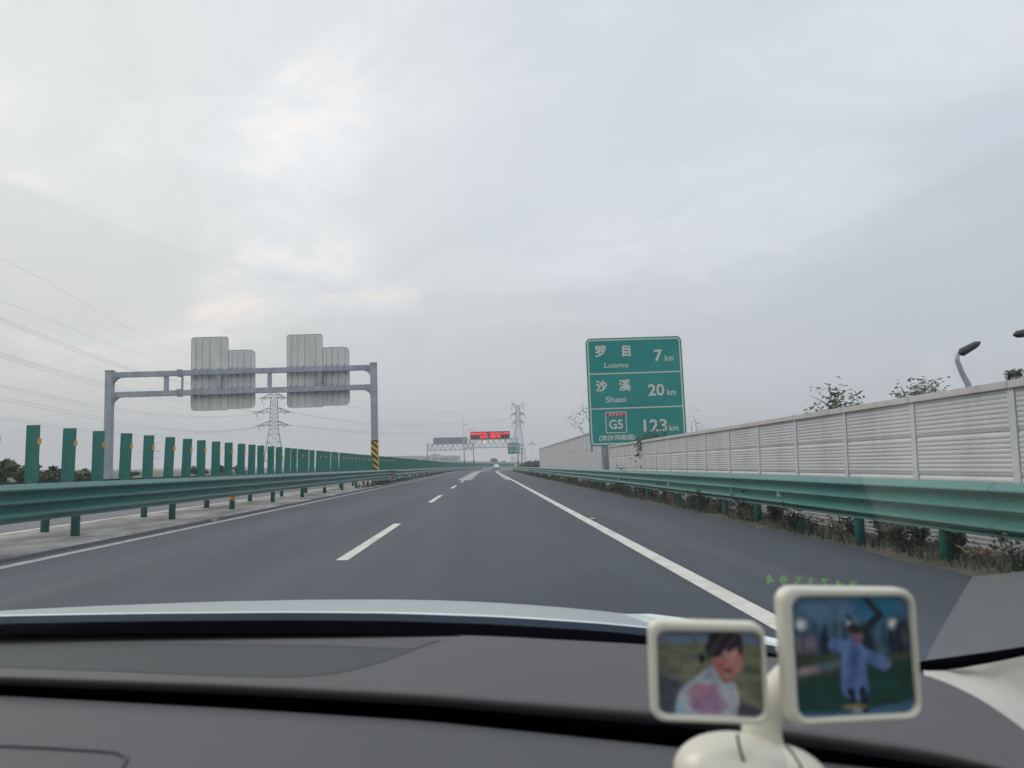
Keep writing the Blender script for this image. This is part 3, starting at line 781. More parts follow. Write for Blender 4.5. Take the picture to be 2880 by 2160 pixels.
LM = empty('street_lamp', ((1494.7-1367)*mll, ld, 0), label='tall pale mast lamp with several heads over the far hedge', cat='street lamp')
bm = bmesh.new(); zt = CAMH+(1310-1243)*mll; bar(bm, (0, 0, -.5), (0, 0, zt), .13, 8, .08); link('pole', bm, 'galv', LM, True)
for X, Z in ((-1.55, zt-1.6), (1.55, zt-1.5), (0, zt-.2), (-.8, zt-1.2), (.8, zt-1.2)):
    bm = bmesh.new(); bar(bm, (0, 0, zt-2.0), (X*.7, 0, Z-.1), .05); box(bm, X-.5, X+.5, -.2, .2, Z-.22, Z+.28, .05); link('lamp_head', bm, 'galv', LM)

# ------------------------------------------------------------------ white car
CARY = 200.0
cp = P(.2, CARY); cc, ca = cen(CARY)
CAR = empty('car', (cp.x, CARY, 0), (0, 0, -ca), label='small white car driving ahead in the right lane near the bend', cat='car')
def loft(secs, m, parent, name, smooth=True):
    bm = bmesh.new(); grid(bm, [[Vector(p) for p in s]+[Vector(s[0])] for s in secs])
    bmesh.ops.remove_doubles(bm, verts=bm.verts[:], dist=1e-4)
    bm.verts.ensure_lookup_table()
    bmesh.ops.holes_fill(bm, edges=bm.edges[:], sides=40)
    return link(name, bm, m, parent, smooth)
def sect(y, w, z0, z1, r=.18):
    return [(x-w, y, z) for x, z in [(a+0, b+z0) for a, b in rrect(2*w, z1-z0, min(r, (z1-z0)/2-.01), 4)]]
loft([sect(0, .78, .34, .80), sect(.06, .88, .26, .98), sect(.5, .91, .24, 1.02), sect(1.6, .92, .22, .95), sect(3.2, .92, .22, .93), sect(4.2, .89, .24, .86), sect(4.6, .72, .3, .66)], 'carpaint', CAR, 'body')
loft([sect(.35, .66, .95, 1.02, .03), sect(.95, .62, .95, 1.40), sect(1.6, .60, .93, 1.48), sect(2.4, .60, .92, 1.44), sect(3.3, .68, .9, .98, .03)], 'carpaint', CAR, 'roof')
bm = bmesh.new(); grid(bm, [[(-.62, .42, 1.05), (.62, .42, 1.05)], [(-.55, .93, 1.385), (.55, .93, 1.385)]]); link('rear_window', bm, 'carglass', CAR)
for s in (-1, 1):
    bm = bmesh.new(); grid(bm, [[(s*.68, .8, 1.03), (s*.68, 3.0, 1.0)], [(s*.625, 1.15, 1.36), (s*.62, 2.35, 1.36)]]); link('side_window', bm, 'carglass', CAR)
    bm = bmesh.new(); box(bm, s*.52, s*.86, -.015, .06, .78, .93, .01); link('tail_light', bm, 'tail', CAR)
    for y in (.85, 3.65):
        bm = bmesh.new(); bar(bm, (s*.70, y, .33), (s*.92, y, .33), .33, 20); w_ = link('wheel', bm, 'tyre', CAR, False)
        bm = bmesh.new(); bar(bm, (s*.915, y, .33), (s*.935, y, .33), .2, 14); link('rim', bm, 'rim', w_)
    bm = bmesh.new(); box(bm, s*.92, s*1.08, 3.0, 3.12, .98, 1.1, .02); link('mirror', bm, 'carpaint', CAR)
bm = bmesh.new(); box(bm, -.82, .82, -.04, .1, .24, .46, .03); link('bumper', bm, 'tyre', CAR)
bm = bmesh.new(); box(bm, -.22, .22, -.03, .02, .62, .74); link('number_plate', bm, 'plate', CAR)

# ------------------------------------------------------------------ plants
def leaves(bm, c, rad, n, s, rnd, squash=1.0, hollow=.0, clumps=9):
    cl_ = []
    for _ in range(clumps):
        d = Vector((rnd.gauss(0, 1), rnd.gauss(0, 1), rnd.gauss(0, 1))).normalized()*rnd.uniform(.25, .85)
        cl_.append((Vector((d.x*rad[0], d.y*rad[1], d.z*rad[2])), rnd.uniform(.22, .5)))
    for _ in range(n):
        cc_, rr_ = rnd.choice(cl_)
        d = Vector((rnd.gauss(0, 1), rnd.gauss(0, 1), rnd.gauss(0, 1)))*.45*rr_
        p = Vector(c)+cc_+Vector((d.x*rad[0], d.y*rad[1], d.z*rad[2]))
        a = Vector((rnd.uniform(-1, 1), rnd.uniform(-1, 1), rnd.uniform(-.6, .6))).normalized(); b = a.orthogonal().normalized()
        l = s*rnd.uniform(.6, 1.4); w = l*.38
        bm.faces.new([bm.verts.new(p-a*l*.5), bm.verts.new(p+b*w*.5), bm.verts.new(p+a*l*.5), bm.verts.new(p-b*w*.5)])
def tree(name, c, rad, n, s, label, cat='tree', group=None, m='leaf', seed=1, limbs=7, ground=-.35, trunk=True, clumps=12, tr=.09):
    rnd = random.Random(seed)
    e = empty(name, (c[0], c[1], ground), label=label, cat=cat, group=group)
    cl = Vector((0, 0, c[2]-ground))
    bm = bmesh.new(); leaves(bm, cl, rad, n, s, rnd, clumps=clumps); link('crown' if trunk else 'foliage', bm, m, e)
    bm = bmesh.new(); top = cl+Vector((0, 0, rad[2]*.2))
    bar(bm, (0, 0, 0), top*.6, tr, 7, tr*.7); bar(bm, top*.6, top, tr*.7, 7, tr*.3)
    for i in range(limbs):
        st_ = top*rnd.uniform(.45, .9); d = Vector((rnd.uniform(-1, 1)*rad[0], rnd.uniform(-1, 1)*rad[1], rnd.uniform(.1, .8)*rad[2]))*.85
        mid = st_+d*.5+Vector((0, 0, rad[2]*.08)); bar(bm, st_, mid, tr*.35, 5, tr*.2); bar(bm, mid, st_+d, tr*.2, 5, tr*.06)
    link('trunk' if trunk else 'stem', bm, 'bark', e)
    return e
def tree_px(name, x0, x1, y0, y1, D, n, s, label, **k):
    a, b = at(x0, y1, D), at(x1, y0, D); c = (a+b)/2
    return tree(name, (c.x, D, c.z), ((b.x-a.x)/2*1.05, (b.x-a.x)/2*.8, (b.z-a.z)/2*1.05), n, s, label, **k)
tree_px('tree', 2262, 2440, 1068, 1210, 17, 620, .12, 'sparse leafy tree top over the low noise barrier nearer the distance sign', seed=3, tr=.05, clumps=16)
tree_px('tree', 2535, 2665, 1048, 1170, 15, 420, .11, 'smaller sparse tree top over the low noise barrier beside the bent lamp', seed=5, tr=.045, clumps=12)
tree_px('tree', 2815, 2880, 1015, 1095, 15, 160, .12, 'faint thin treetop over the barrier close to the right edge', seed=8, tr=.03, clumps=6)
def bare(name, base, tips, label, group=None, leafy=30, seed=1, s=.16, r=.04):
    rnd = random.Random(seed)
    e = empty(name, base, label=label, cat='tree', group=group); b = Vector(base)
    bm = bmesh.new(); bl = bmesh.new()
    for t in tips:
        d = Vector(t)-b; pts = [Vector((0, 0, 0))]
        for i in range(1, 7):
            f = i/6; pts.append(Vector((d.x*f**1.6+rnd.uniform(-.05, .05), d.y*f, d.z*f**.85)))
        tube(bm, pts, [r*(1-.8*i/6) for i in range(7)], 5)
        for _ in range(leafy):
            p = pts[-1]+Vector((rnd.gauss(0, .2), rnd.gauss(0, .2), rnd.gauss(0, .25))); a = Vector((rnd.uniform(-1, 1), rnd.uniform(-1, 1), rnd.uniform(-1, .3))).normalized(); q = a.orthogonal()
            l = s*rnd.uniform(.6, 1.3); bl.faces.new([bl.verts.new(p-a*l*.5), bl.verts.new(p+q*l*.2), bl.verts.new(p+a*l*.5), bl.verts.new(p-q*l*.2)])
    link('branches', bm, 'bark', e, True); link('leaves', bl, 'leaf', e)
bs = at(1700, 1330, 54)
bare('bare_tree', (bs.x, 54, -.3), [at(1641, 1150, 54), at(1648, 1165, 54.3), at(1613, 1180, 54), at(1626, 1200, 53.8)], 'bare twiggy tree poking out left of the big green sign', leafy=26, seed=4, r=.035)
bs = at(1965, 1330, 40)
bare('bare_tree', (bs.x, 40, -.2), [at(1943, 1185, 40), at(1955, 1178, 40), at(1962, 1200, 40), at(1984, 1208, 40)], 'thin bare shrub tips just right of the big green sign', leafy=10, seed=6, s=.12, r=.035)
# climbing plant over the low barrier in front of the sign
e = empty('climbing_plant', P(5.7, 29.5, .05), label='straggly climbing plant hanging over the low barrier in front of the green sign', cat='plant')
rnd = random.Random(9); bl = bmesh.new(); bs_ = bmesh.new(); o = e.location
def addleaf(px, py, D, sx, sz, n, s):
    c = at(px, py, D)-o
    for _ in range(n):
        p = c+Vector((rnd.gauss(0, sx), rnd.gauss(0, .06), rnd.gauss(0, sz)))
        a = Vector((rnd.uniform(-1, 1), rnd.uniform(-.6, .6), rnd.uniform(-1, .4))).normalized(); q = a.cross(Vector((0, 1, 0))).normalized()
        l = s*rnd.uniform(.6, 1.4); bl.faces.new([bl.verts.new(p-a*l*.5), bl.verts.new(p+q*l*.22), bl.verts.new(p+a*l*.5), bl.verts.new(p-q*l*.22)])
for px, py, n in ((1799, 1243, 30), (1801, 1256, 26), (1796, 1268, 14), (1799, 1278, 10), (1789, 1287, 6), (1745, 1310, 5), (1750, 1316, 6), (1805, 1313, 7)): addleaf(px, py, 28.7, .10, .07, n, .10)
for px, py, n in ((1822, 1236, 26), (1850, 1224, 30), (1866, 1205, 30), (1856, 1190, 14), (1840, 1212, 12), (1878, 1222, 14), (1815, 1222, 10)): addleaf(px, py, 29.3, .15, .10, int(n*.7), .10)
link('leaves', bl, 'leaf', e)
st0 = at(1799, 1243, 29.4)-o
for px, py in ((1850, 1224), (1866, 1200), (1840, 1210), (1880, 1225)):
    tube(bs_, [st0, (st0+(at(px, py, 29.3)-o))/2+Vector((0, 0, .08)), at(px, py, 29.3)-o], [.02, .015, .006], 5)
tube(bs_, [st0, at(1801, 1256, 28.75)-o, at(1790, 1287, 28.75)-o], [.015, .01, .006], 5)
tube(bs_, [st0, Vector((.35, .2, 1.2)), Vector((.45, .3, -.3))], .02, 5)
link('stem', bs_, 'bark', e, True)
# bent lamp above the barrier
def lamp(D, pts, head, label):
    Q = [at(x, y, D) for x, y in pts]; b = Vector((Q[0].x+.1, D, -.3))
    e = empty('street_lamp', b, label=label, cat='street lamp')
    bm = bmesh.new(); P_ = [b]+Q; n = len(P_)
    tube(bm, [p-b for p in P_], [.06]+[.055, .05, .045, .04, .035, .03][:n-1], 8); link('pole', bm, 'galv', e, True)
    h = [at(x, y, D)-b for x, y in head]
    bm = bmesh.new(); tube(bm, [h[0], h[0].lerp(h[1], .15), h[0].lerp(h[1], .8), h[1]], [.02, .075, .06, .02], 8)
    for v_ in bm.verts: v_.co.z = h[0].z+(v_.co.z-h[0].z)
    link('lamp_head', bm, 'lamp_dk', e, True)
lamp(13, [(2738, 1130), (2722, 1080), (2706, 1050), (2692, 1015), (2692, 995)], [(2696, 996), (2757, 962)], 'bent grey lamp with a dark tilted head above the low barrier')
lamp(12.5, [(2915, 1080), (2915, 1000), (2905, 940)], [(2900, 934), (2850, 942)], 'lamp head just entering at the right edge over the barrier')

# hedge far right and shrubs
hd = 175.0
for i, (a, b, t_, l) in enumerate(((1463, 1484, 1301, 'low left end of the dark hedge past the end of the tall barrier'), (1478, 1502, 1298, 'middle bush of the dark hedge past the end of the tall barrier'), (1496, 1524, 1295, 'tallest dark bush touching the end of the tall barrier'))):
    tree_px('bush', a, b, t_, 1322, hd-20*i, 1400, .4, l, cat='bush', group='bushes at the end of the tall barrier', m='leaf_blue', seed=20+i, trunk=False, clumps=14, tr=.06)
tree_px('tree', 1380, 1398, 1287, 1302, 395, 700, .9, 'round bluish tree above the far barrier over the white car', m='leaf_blue', seed=31, clumps=9, tr=.2)
tree_px('tree', 1410, 1421, 1295.5, 1303, 395, 300, .7, 'low flat tree just showing over the far barrier right of the white car', m='leaf_blue', seed=32, clumps=6, tr=.15)
gls = 'shrubs beyond the opposite carriageway'
sh = [(-60, 55, 1288, 28), (40, 118, 1305, 30), (105, 180, 1312, 33), (195, 262, 1322, 38), (-160, -40, 1290, 30), (345, 392, 1330, 60), (215, 250, 1316, 42), (525, 590, 1312, 75), (600, 640, 1306, 85), (650, 700, 1308, 90)]
SHL = ['largest dark shrub beyond the opposite lanes at the left edge of the view', 'dark shrub between the second and third green slats', 'low dark shrub behind the third green slat', 'thin low shrub just left of the far gantry post', 'dark shrub hidden past the left edge behind the first slat', 'small distant shrub between the slats right of the left gantry post', 'tiny far shrub at the foot of the left gantry post', 'distant shrub seen through the slats below the left sign back', 'far shrub seen through the slats between the two sign backs', 'farthest shrub seen through the slats left of the near pylon']
for i, (a, b, t_, D) in enumerate(sh):
    near = D < 50
    tree_px('shrub', a, b, t_, 1360 if near else 1335, D, 1300 if near else 500, .22 if near else .35, SHL[i], cat='shrub', group=gls, m='leaf', seed=40+i, trunk=False, clumps=18, tr=.06)
# weeds under the right rail
def make_weed(seed, n, h, m):
    rnd = random.Random(seed); e = empty('weed', label='dark straggly weed growing under the right guard rail', cat='weed', group='weeds under the right guard rail')
    bm = bmesh.new(); bl = bmesh.new()
    for _ in range(n):
        a = rnd.uniform(0, 2*PI); tip = Vector((math.cos(a)*.22*rnd.random(), math.sin(a)*.4*rnd.random(), h*rnd.uniform(.5, 1)))
        tube(bm, [(0, 0, -.05), tip*.5+Vector((0, 0, .05)), tip], [.006, .005, .002], 4)
        for k in range(10):
            p = tip*rnd.uniform(.2, 1)+Vector((rnd.gauss(0, .03), rnd.gauss(0, .04), 0)); q = Vector((rnd.uniform(-1, 1), rnd.uniform(-1, 1), rnd.uniform(-.4, .8))).normalized(); w = q.orthogonal(); l = rnd.uniform(.04, .09)
            bl.faces.new([bl.verts.new(p), bl.verts.new(p+q*l*.5+w*l*.25), bl.verts.new(p+q*l), bl.verts.new(p+q*l*.5-w*l*.25)])
    link('stem', bm, 'bark', e); link('leaves', bl, m, e); return e
protos = [make_weed(1, 12, .45, 'weed'), make_weed(2, 18, .6, 'weed'), make_weed(3, 9, .35, 'leaf_dry'), make_weed(4, 20, .5, 'weed')]
for o_ in protos[2:3]: o_['label'] = 'dry brown weed among the dark ones under the right guard rail'
for i in range(150):
    y = 6.5+i*.30+(i*i)*.0030+random.uniform(-.2, .2)
    pr_ = random.choice(protos+protos[1:2])
    o_ = pr_ if i < 4 and False else copy_tree(pr_)
    q = P(5.15+random.uniform(-.15, .5), y, .04); o_.location = q; o_.rotation_euler.z = random.uniform(0, 6); s = random.uniform(.6, 1.2)*(1 if y > 14 else .75); o_.scale = (s, s, s)
for i, pr_ in enumerate(protos): pr_.location = P(5.35, 7.2+2.3*i, .04)
rnd = random.Random(5); bm = bmesh.new()
for i in range(9000):
    y = 4.5+rnd.random()**1.7*90; l_ = rnd.gauss(5.2, .22)
    if l_ < 4.86: continue
    p = P(l_, y, .02+verge(y)*.5); h = rnd.uniform(.03, .14)*(1+y*.01); a = rnd.uniform(0, PI); w = Vector((math.cos(a), math.sin(a), 0))*.008*(1+y*.03); t_ = Vector((rnd.gauss(0, .03), rnd.gauss(0, .03), h))
    bm.faces.new([bm.verts.new(p-w), bm.verts.new(p+w), bm.verts.new(p+t_)])
tag(link('grass', bm, 'weed'), 'short rough grass on the verge under the right rail', 'grass', kind='stuff')
bm = bmesh.new()
for i in range(1600):
    y = rnd.choice((rnd.gauss(50, 2.2), rnd.gauss(61, 2.5), rnd.uniform(40, 120))); l_ = rnd.gauss(-6.55, .18)
    if l_ > -6.0: continue
    p = P(l_, y, .03); h = rnd.uniform(.05, .28); a = rnd.uniform(0, PI); w = Vector((math.cos(a), math.sin(a), 0))*.03; t_ = Vector((rnd.gauss(0, .08), rnd.gauss(0, .08), h))
    bm.faces.new([bm.verts.new(p-w), bm.verts.new(p+w), bm.verts.new(p+t_)])
tag(link('grass', bm, 'weed'), 'tufts of weeds at the foot of the median rail near the striped pillar', 'grass', kind='stuff')

# ------------------------------------------------------------------ own car: hood, windscreen, dashboard
OWN = empty('car', (0, .5, .3), label='silver car the picture is taken from, with its bonnet and grey dashboard along the bottom', cat='car')
inv = Matrix.Translation((0, -.5, -.3))
def own(name, bm, m, smooth=True, parent=None):
    bmesh.ops.transform(bm, matrix=inv, verts=bm.verts[:])
    return link(name, bm, m, parent or OWN, smooth)
def interp(tab, x):
    if x <= tab[0][0]:
        (a, b), (c, d) = tab[0], tab[1]
    else:
        for (a, b), (c, d) in zip(tab, tab[1:]):
            if x <= c: break
    return b+(d-b)*(x-a)/(c-a)
def smooth_tab(tab):
    X = [p[0] for p in tab]; out_ = []
    x = X[0]
    while x <= X[-1]:
        v_ = sum(interp(tab, min(max(x+d, X[0]), X[-1])) for d in (-60, -30, 0, 30, 60))/5; out_.append((x, v_)); x += 40
    return out_
# hood
HT = smooth_tab([(-900, 1800), (-400, 1752), (0, 1717), (300, 1703), (600, 1692), (900, 1686), (1150, 1686), (1350, 1692), (1550, 1705), (1750, 1724), (1900, 1747), (2050, 1778), (2250, 1822), (2500, 1890)])
HB = smooth_tab([(-900, 1768), (-400, 1748), (0, 1736), (400, 1729), (800, 1726), (1100, 1728), (1400, 1738), (1700, 1757), (1900, 1778), (2050, 1797), (2250, 1832), (2500, 1895)])
xs = list(range(-700, 2301, 60))
bm = bmesh.new(); rows = []
for i in range(9):
    t = i/8; f = 1-(1-t)**1.7
    rows.append([at(x, interp(HB, x)+(interp(HT, x)-interp(HB, x))*f, 1.15+(1.05-.00000012*(x-1100)**2)*t) for x in xs])
rows.append([p+Vector((0, .12, -.05)) for p in rows[-1]]); rows.append([p+Vector((0, .10, -.4)) for p in rows[-1]])
rows.insert(0, [p+Vector((0, 0, -.006)) for p in rows[0]])
grid(bm, rows); own('hood', bm, 'hood')
bm = bmesh.new()     # raised fender crease on the right
cr = [(1745, 1727, 2.0), (1830, 1732, 1.85), (1912, 1744, 1.72), (2050, 1774, 1.55), (2195, 1809, 1.4), (2400, 1862, 1.25)]
tube(bm, [at(x, y+4, d) for x, y, d in cr], [.004, .008, .009, .009, .009, .008], 8); own('fender_crease', bm, 'hood')
bm = bmesh.new(); tube(bm, [at(x, interp(HB, x)-2, 1.145) for x in xs], .0022, 6); own('hood_edge', bm, mat('hood_edge', (.85, .88, .88), .3, coat=.5))
# cowl bands
def band(tabA, tabB, DA, DB, name, m, xr=(-700, 2700), n=3, parent=None):
    bm = bmesh.new(); X = list(range(xr[0], xr[1]+1, 60))
    grid(bm, [[at(x, interp(tabA, x)+(interp(tabB, x)-interp(tabA, x))*i/n, DA+(DB-DA)*i/n) for x in X] for i in range(n+1)])
    return own(name, bm, m, True, parent)
F0 = smooth_tab([(-900, 1800), (0, 1780), (500, 1779), (1080, 1780), (1400, 1790), (1820, 1813), (2195, 1851), (2400, 1870), (2590, 1891), (2700, 1934), (2800, 1990), (2880, 2051), (3000, 2150), (3200, 2330)])
CB = [(x, y+17) for x, y in HB]
FB1 = [(x, y-4) for x, y in F0 if x <= 2590]+[(2900, 1900)]
band([(x, y-3) for x, y in HB], CB, 1.12, 1.02, 'windscreen_lower_edge', 'cowl', (-700, 2200))
band([(x, y+1) for x, y in CB], [(x, y+2) for x, y in F0 if x <= 2620]+[(2900, 1905)], 1.00, .89, 'cowl', 'blackp', (-700, 2600))
# dashboard upper
ZD = CAMH-.19
G1T = smooth_tab([(-900, 1895), (0, 1926), (651, 1952), (1200, 1984), (1496, 2010), (2000, 2050), (2192, 2088), (2620, 2150), (3200, 2260)])
G2T = smooth_tab([(-900, 1915), (0, 1944), (651, 1979), (1200, 2014), (2000, 2096), (2620, 2160), (3200, 2290)])
RT = smooth_tab([(-900, 1806), (0, 1811), (600, 1811), (900, 1813), (1240, 1822)])
RB = [(-900, 1850), (0, 1876), (300, 1886), (542, 1897), (700, 1902), (814, 1904), (900, 1899), (976, 1888), (1060, 1866), (1139, 1838), (1200, 1812), (1240, 1800)]
X = list(range(-700, 3120, 40))
bm = bmesh.new(); rows = []
for i in range(13):
    t = (i/12)**.8; r = []
    for x in X:
        y0_, y1_ = interp(F0, x), interp(G1T, x); y1_ = max(y1_, y0_+4)
        p = onz(x, y0_+(y1_-y0_)*t, ZD-(.022*((t-.87)/.13)**2 if t > .87 else 0))
        r.append(p)
    rows.append(r)
rows.append([p+Vector((0, .05, -.006)) for p in rows[-1]])
grid(bm, rows); DU = own('dashboard_top', bm, 'dash')
# recessed speaker grille, lying 1.5 mm proud is avoided: its rim and mesh lie just above the pad
def patch(tabA, tabB, x0, x1, z, name, m, parent, stp=20, n=4):
    bm = bmesh.new(); XX = [x0+(x1-x0)*i/60 for i in range(61)]
    grid(bm, [[onz(x, interp(tabA, x)+(max(interp(tabB, x), interp(tabA, x)+.5)-interp(tabA, x))*i/n, z) for x in XX] for i in range(n+1)])
    o = own(name, bm, m, True, parent)
    return o
GRT = [(-900, 1800), (0, 1797), (700, 1796), (1000, 1797), (1180, 1800), (1242, 1799)]
GRM = [(-900, 1809), (0, 1811), (600, 1811), (900, 1815), (1100, 1823), (1180, 1826), (1242, 1800)]
def mesh_top(q): return max(interp(GRT, q)+.6, min(interp(GRM, q), interp(RB, q)-.6))
gr_ = patch(GRT, [(q, mesh_top(q)) for q in range(-900, 1246, 15)], -700, 1238, ZD+.0007, 'grille_lip', mat('grille_lip', (.062, .060, .064), .7), DU)
patch([(q, mesh_top(q)) for q in range(-900, 1246, 15)], RB, -700, 1225, ZD+.0004, 'speaker_grille', 'mesh_gr', DU)
t = M['mesh_gr'].node_tree; wv = t.nodes.new('ShaderNodeTexWave'); wv.inputs['Scale'].default_value = 160; wv.bands_direction = 'X'; co_ = t.nodes.new('ShaderNodeTexCoord'); mp_ = t.nodes.new('ShaderNodeMapping'); mp_.inputs[2].default_value = (0, 0, .6)
bp_ = t.nodes.new('ShaderNodeBump'); bp_.inputs['Strength'].default_value = .6; bp_.inputs['Distance'].default_value = .002
t.links.new(co_.outputs['Object'], mp_.inputs[0]); t.links.new(mp_.outputs[0], wv.inputs['Vector']); t.links.new(wv.outputs[1], bp_.inputs['Height']); t.links.new(bp_.outputs[0], t.nodes['Principled BSDF'].inputs['Normal'])
own_matrix = None
# slot between the two pads
bm = bmesh.new(); grid(bm, [[onz(x, interp(G1T, x)-30, ZD-.085) for x in X], [onz(x, interp(G2T, x)+45, ZD-.05) for x in X]]); own('vent_slot', bm, 'blackp', True)
# dashboard lower pad
bm = bmesh.new(); rows = []
LW = [(-900, 2400), (3200, 2560)]
for i in range(11):
    t = i/10; r = []
    for x in X:
        p = onz(x, interp(G2T, x)+(interp(LW, x)-interp(G2T, x))*t, ZD-.01)
        p.z -= .0+.10*max(0, t-.35)**2
        if i == 0: p.z -= .004
        r.append(p)
    rows.append(r)
rows.insert(0, [p+Vector((0, .006, -.05)) for p in rows[0]]); rows.append([p+Vector((0, -.02, -.25)) for p in rows[-1]])
grid(bm, rows); DL = own('dashboard_face', bm, 'dash_low')
# airbag lid seam
bm = bmesh.new(); sp = [(-500, 2085), (-200, 2092), (0, 2100), (150, 2107), (280, 2115), (325, 2119), (350, 2128), (357, 2138), (350, 2150), (335, 2170), (310, 2230)]
pts = []
for x, y in sp:
    t = (y-interp(G2T, x))/(interp(LW, x)-interp(G2T, x)); p = onz(x, y, ZD-.01); p.z -= .10*max(0, t-.35)**2-.0005; pts.append(p)
tube(bm, pts, .0014, 6); own('airbag_seam', bm, 'seam', True, DL)
# beige pillar trim and black seal on the right
bm = bmesh.new()
pt = [(2596, 1884, .80), (2660, 1880, .80), (2740, 1871, .80), (2820, 1858, .79), (2880, 1846, .79), (3000, 1818, .78), (3200, 1765, .76)]
rows = [[at(x, y, d) for x, y, d in pt], [at(x+2, y+(interp(F0, x)-y)*.5, d-.03) for x, y, d in pt], [at(x+4, interp(F0, x)+20, d-.08 if x < 2700 else max(.45, d-.16)) for x, y, d in pt]]
grid(bm, rows); own('pillar_trim', bm, 'beige')
bm = bmesh.new(); tube(bm, [at(x, y, d) for x, y, d in [(2560, 1879, .845), (2600, 1875, .80), (2700, 1862, .79), (2800, 1846, .78), (2880, 1831, .775), (3000, 1804, .77), (3200, 1752, .75)]], [.002, .0058, .0058, .0050, .0042, .0045, .006], 10); own('windscreen_seal', bm, 'blackp')
# windscreen glass: one raked, slightly curved pane
def glass_y(z, x): return .98-(z-(CAMH-.22))/math.tan(math.radians(31))-.10*x*x
bm = bmesh.new()
zs = [CAMH-.225+i*.06 for i in range(15)]; xg = [-1.0+i*.1 for i in range(21)]
grid(bm, [[Vector((x, glass_y(z, x), z)) for x in xg] for z in zs])
gm = bpy.data.materials.new('windscreen_glass'); gm.use_nodes = True; t = gm.node_tree; t.nodes.clear()
o_ = t.nodes.new('ShaderNodeOutputMaterial'); mx = t.nodes.new('ShaderNodeMixShader'); tr = t.nodes.new('ShaderNodeBsdfTransparent'); gl_ = t.nodes.new('ShaderNodeBsdfGlossy'); fr = t.nodes.new('ShaderNodeFresnel')
fr.inputs[0].default_value = 1.38; gl_.inputs['Roughness'].default_value = .02; tr.inputs[0].default_value = (.985, .99, .99, 1)
nz = t.nodes.new('ShaderNodeTexNoise'); nz.inputs['Scale'].default_value = 3; cm = t.nodes.new('ShaderNodeMapRange'); cm.inputs[3].default_value = .06; cm.inputs[4].default_value = .11
mm = t.nodes.new('ShaderNodeMath'); mm.operation = 'MULTIPLY'
t.links.new(nz.outputs[0], cm.inputs[0]); t.links.new(cm.outputs[0], mm.inputs[0]); t.links.new(fr.outputs[0], mm.inputs[1])
t.links.new(mm.outputs[0], mx.inputs[0]); t.links.new(tr.outputs[0], mx.inputs[1]); t.links.new(gl_.outputs[0], mx.inputs[2]); t.links.new(mx.outputs[0], o_.inputs[0])
GLS = own('windscreen', bm, gm)
def on_glass(px, py, off=.004):
    r = ray(px, py); lo, hi_ = .05, 3.0
    for _ in range(40):
        t = (lo+hi_)/2; p = Vector((0, 0, CAMH))+r*t
        if p.y < glass_y(p.z, p.x)-off: lo = t
        else: hi_ = t
    return p
def reflection_mat(name, col, al):
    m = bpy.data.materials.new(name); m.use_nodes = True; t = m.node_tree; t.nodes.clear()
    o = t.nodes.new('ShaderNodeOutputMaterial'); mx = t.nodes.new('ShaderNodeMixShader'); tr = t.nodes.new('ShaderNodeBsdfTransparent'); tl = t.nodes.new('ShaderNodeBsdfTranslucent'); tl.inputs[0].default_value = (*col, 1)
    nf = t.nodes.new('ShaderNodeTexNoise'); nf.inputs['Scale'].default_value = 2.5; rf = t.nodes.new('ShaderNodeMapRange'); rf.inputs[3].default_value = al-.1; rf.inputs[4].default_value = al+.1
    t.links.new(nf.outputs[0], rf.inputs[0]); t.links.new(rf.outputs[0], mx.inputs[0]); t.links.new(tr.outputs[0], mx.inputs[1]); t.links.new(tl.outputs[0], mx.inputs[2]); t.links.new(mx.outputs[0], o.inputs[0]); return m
fm = reflection_mat('grey_reflection', (.165, .175, .18), .68); dm = reflection_mat('green_reflection', (.18, .46, .07), .45)
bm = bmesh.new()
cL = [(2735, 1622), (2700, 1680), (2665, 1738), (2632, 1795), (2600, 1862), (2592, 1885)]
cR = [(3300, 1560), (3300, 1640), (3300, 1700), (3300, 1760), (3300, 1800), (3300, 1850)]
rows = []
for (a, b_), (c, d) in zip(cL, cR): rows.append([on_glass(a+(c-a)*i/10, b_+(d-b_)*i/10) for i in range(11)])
grid(bm, rows); own('painted_corner_reflection', bm, fm, True, GLS)  # pale reflection in the corner of the glass, painted as a translucent grey patch
TX = text('painted_digit_reflection', '8 4 7 3 5 9 4', 0, 1, 0, 1, 0, dm, GLS, .0, mirror=True)  # reflection of the chassis number plate, painted as mirrored digits on the pane
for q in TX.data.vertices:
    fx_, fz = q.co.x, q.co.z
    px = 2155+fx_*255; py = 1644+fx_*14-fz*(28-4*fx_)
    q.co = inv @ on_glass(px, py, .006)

# ------------------------------------------------------------------ photo stand on the dashboard
ST = at(2130, 2130, .47)
S = empty('photo_stand', (ST.x, .47, CAMH-.2), label='cream desk stand holding two framed photo prints on the dashboard', cat='photo stand')
def sown(name, bm, m, smooth=True, parent=None):
    bmesh.ops.transform(bm, matrix=Matrix.Translation(-S.location), verts=bm.verts[:])
    return link(name, bm, m, parent or S, smooth)
def skinlike(name, pts, rs, m, n=20, parent=None):
    bm = bmesh.new(); Q = []; R_ = []
    k_ = len(pts)
    for i in range(k_-1):
        for j in range(8):
            t = j/8; p0, p1, p2, p3 = pts[max(i-1, 0)], pts[i], pts[i+1], pts[min(i+2, k_-1)]
            Q.append(.5*((2*p1)+(-p0+p2)*t+(2*p0-5*p1+4*p2-p3)*t*t+(-p0+3*p1-3*p2+p3)*t**3)); R_.append(rs[i]+(rs[i+1]-rs[i])*t)
    Q.append(pts[-1]); R_.append(rs[-1]); tube(bm, Q, R_, n); return sown(name, bm, m, True, parent)
px_m = .47/F
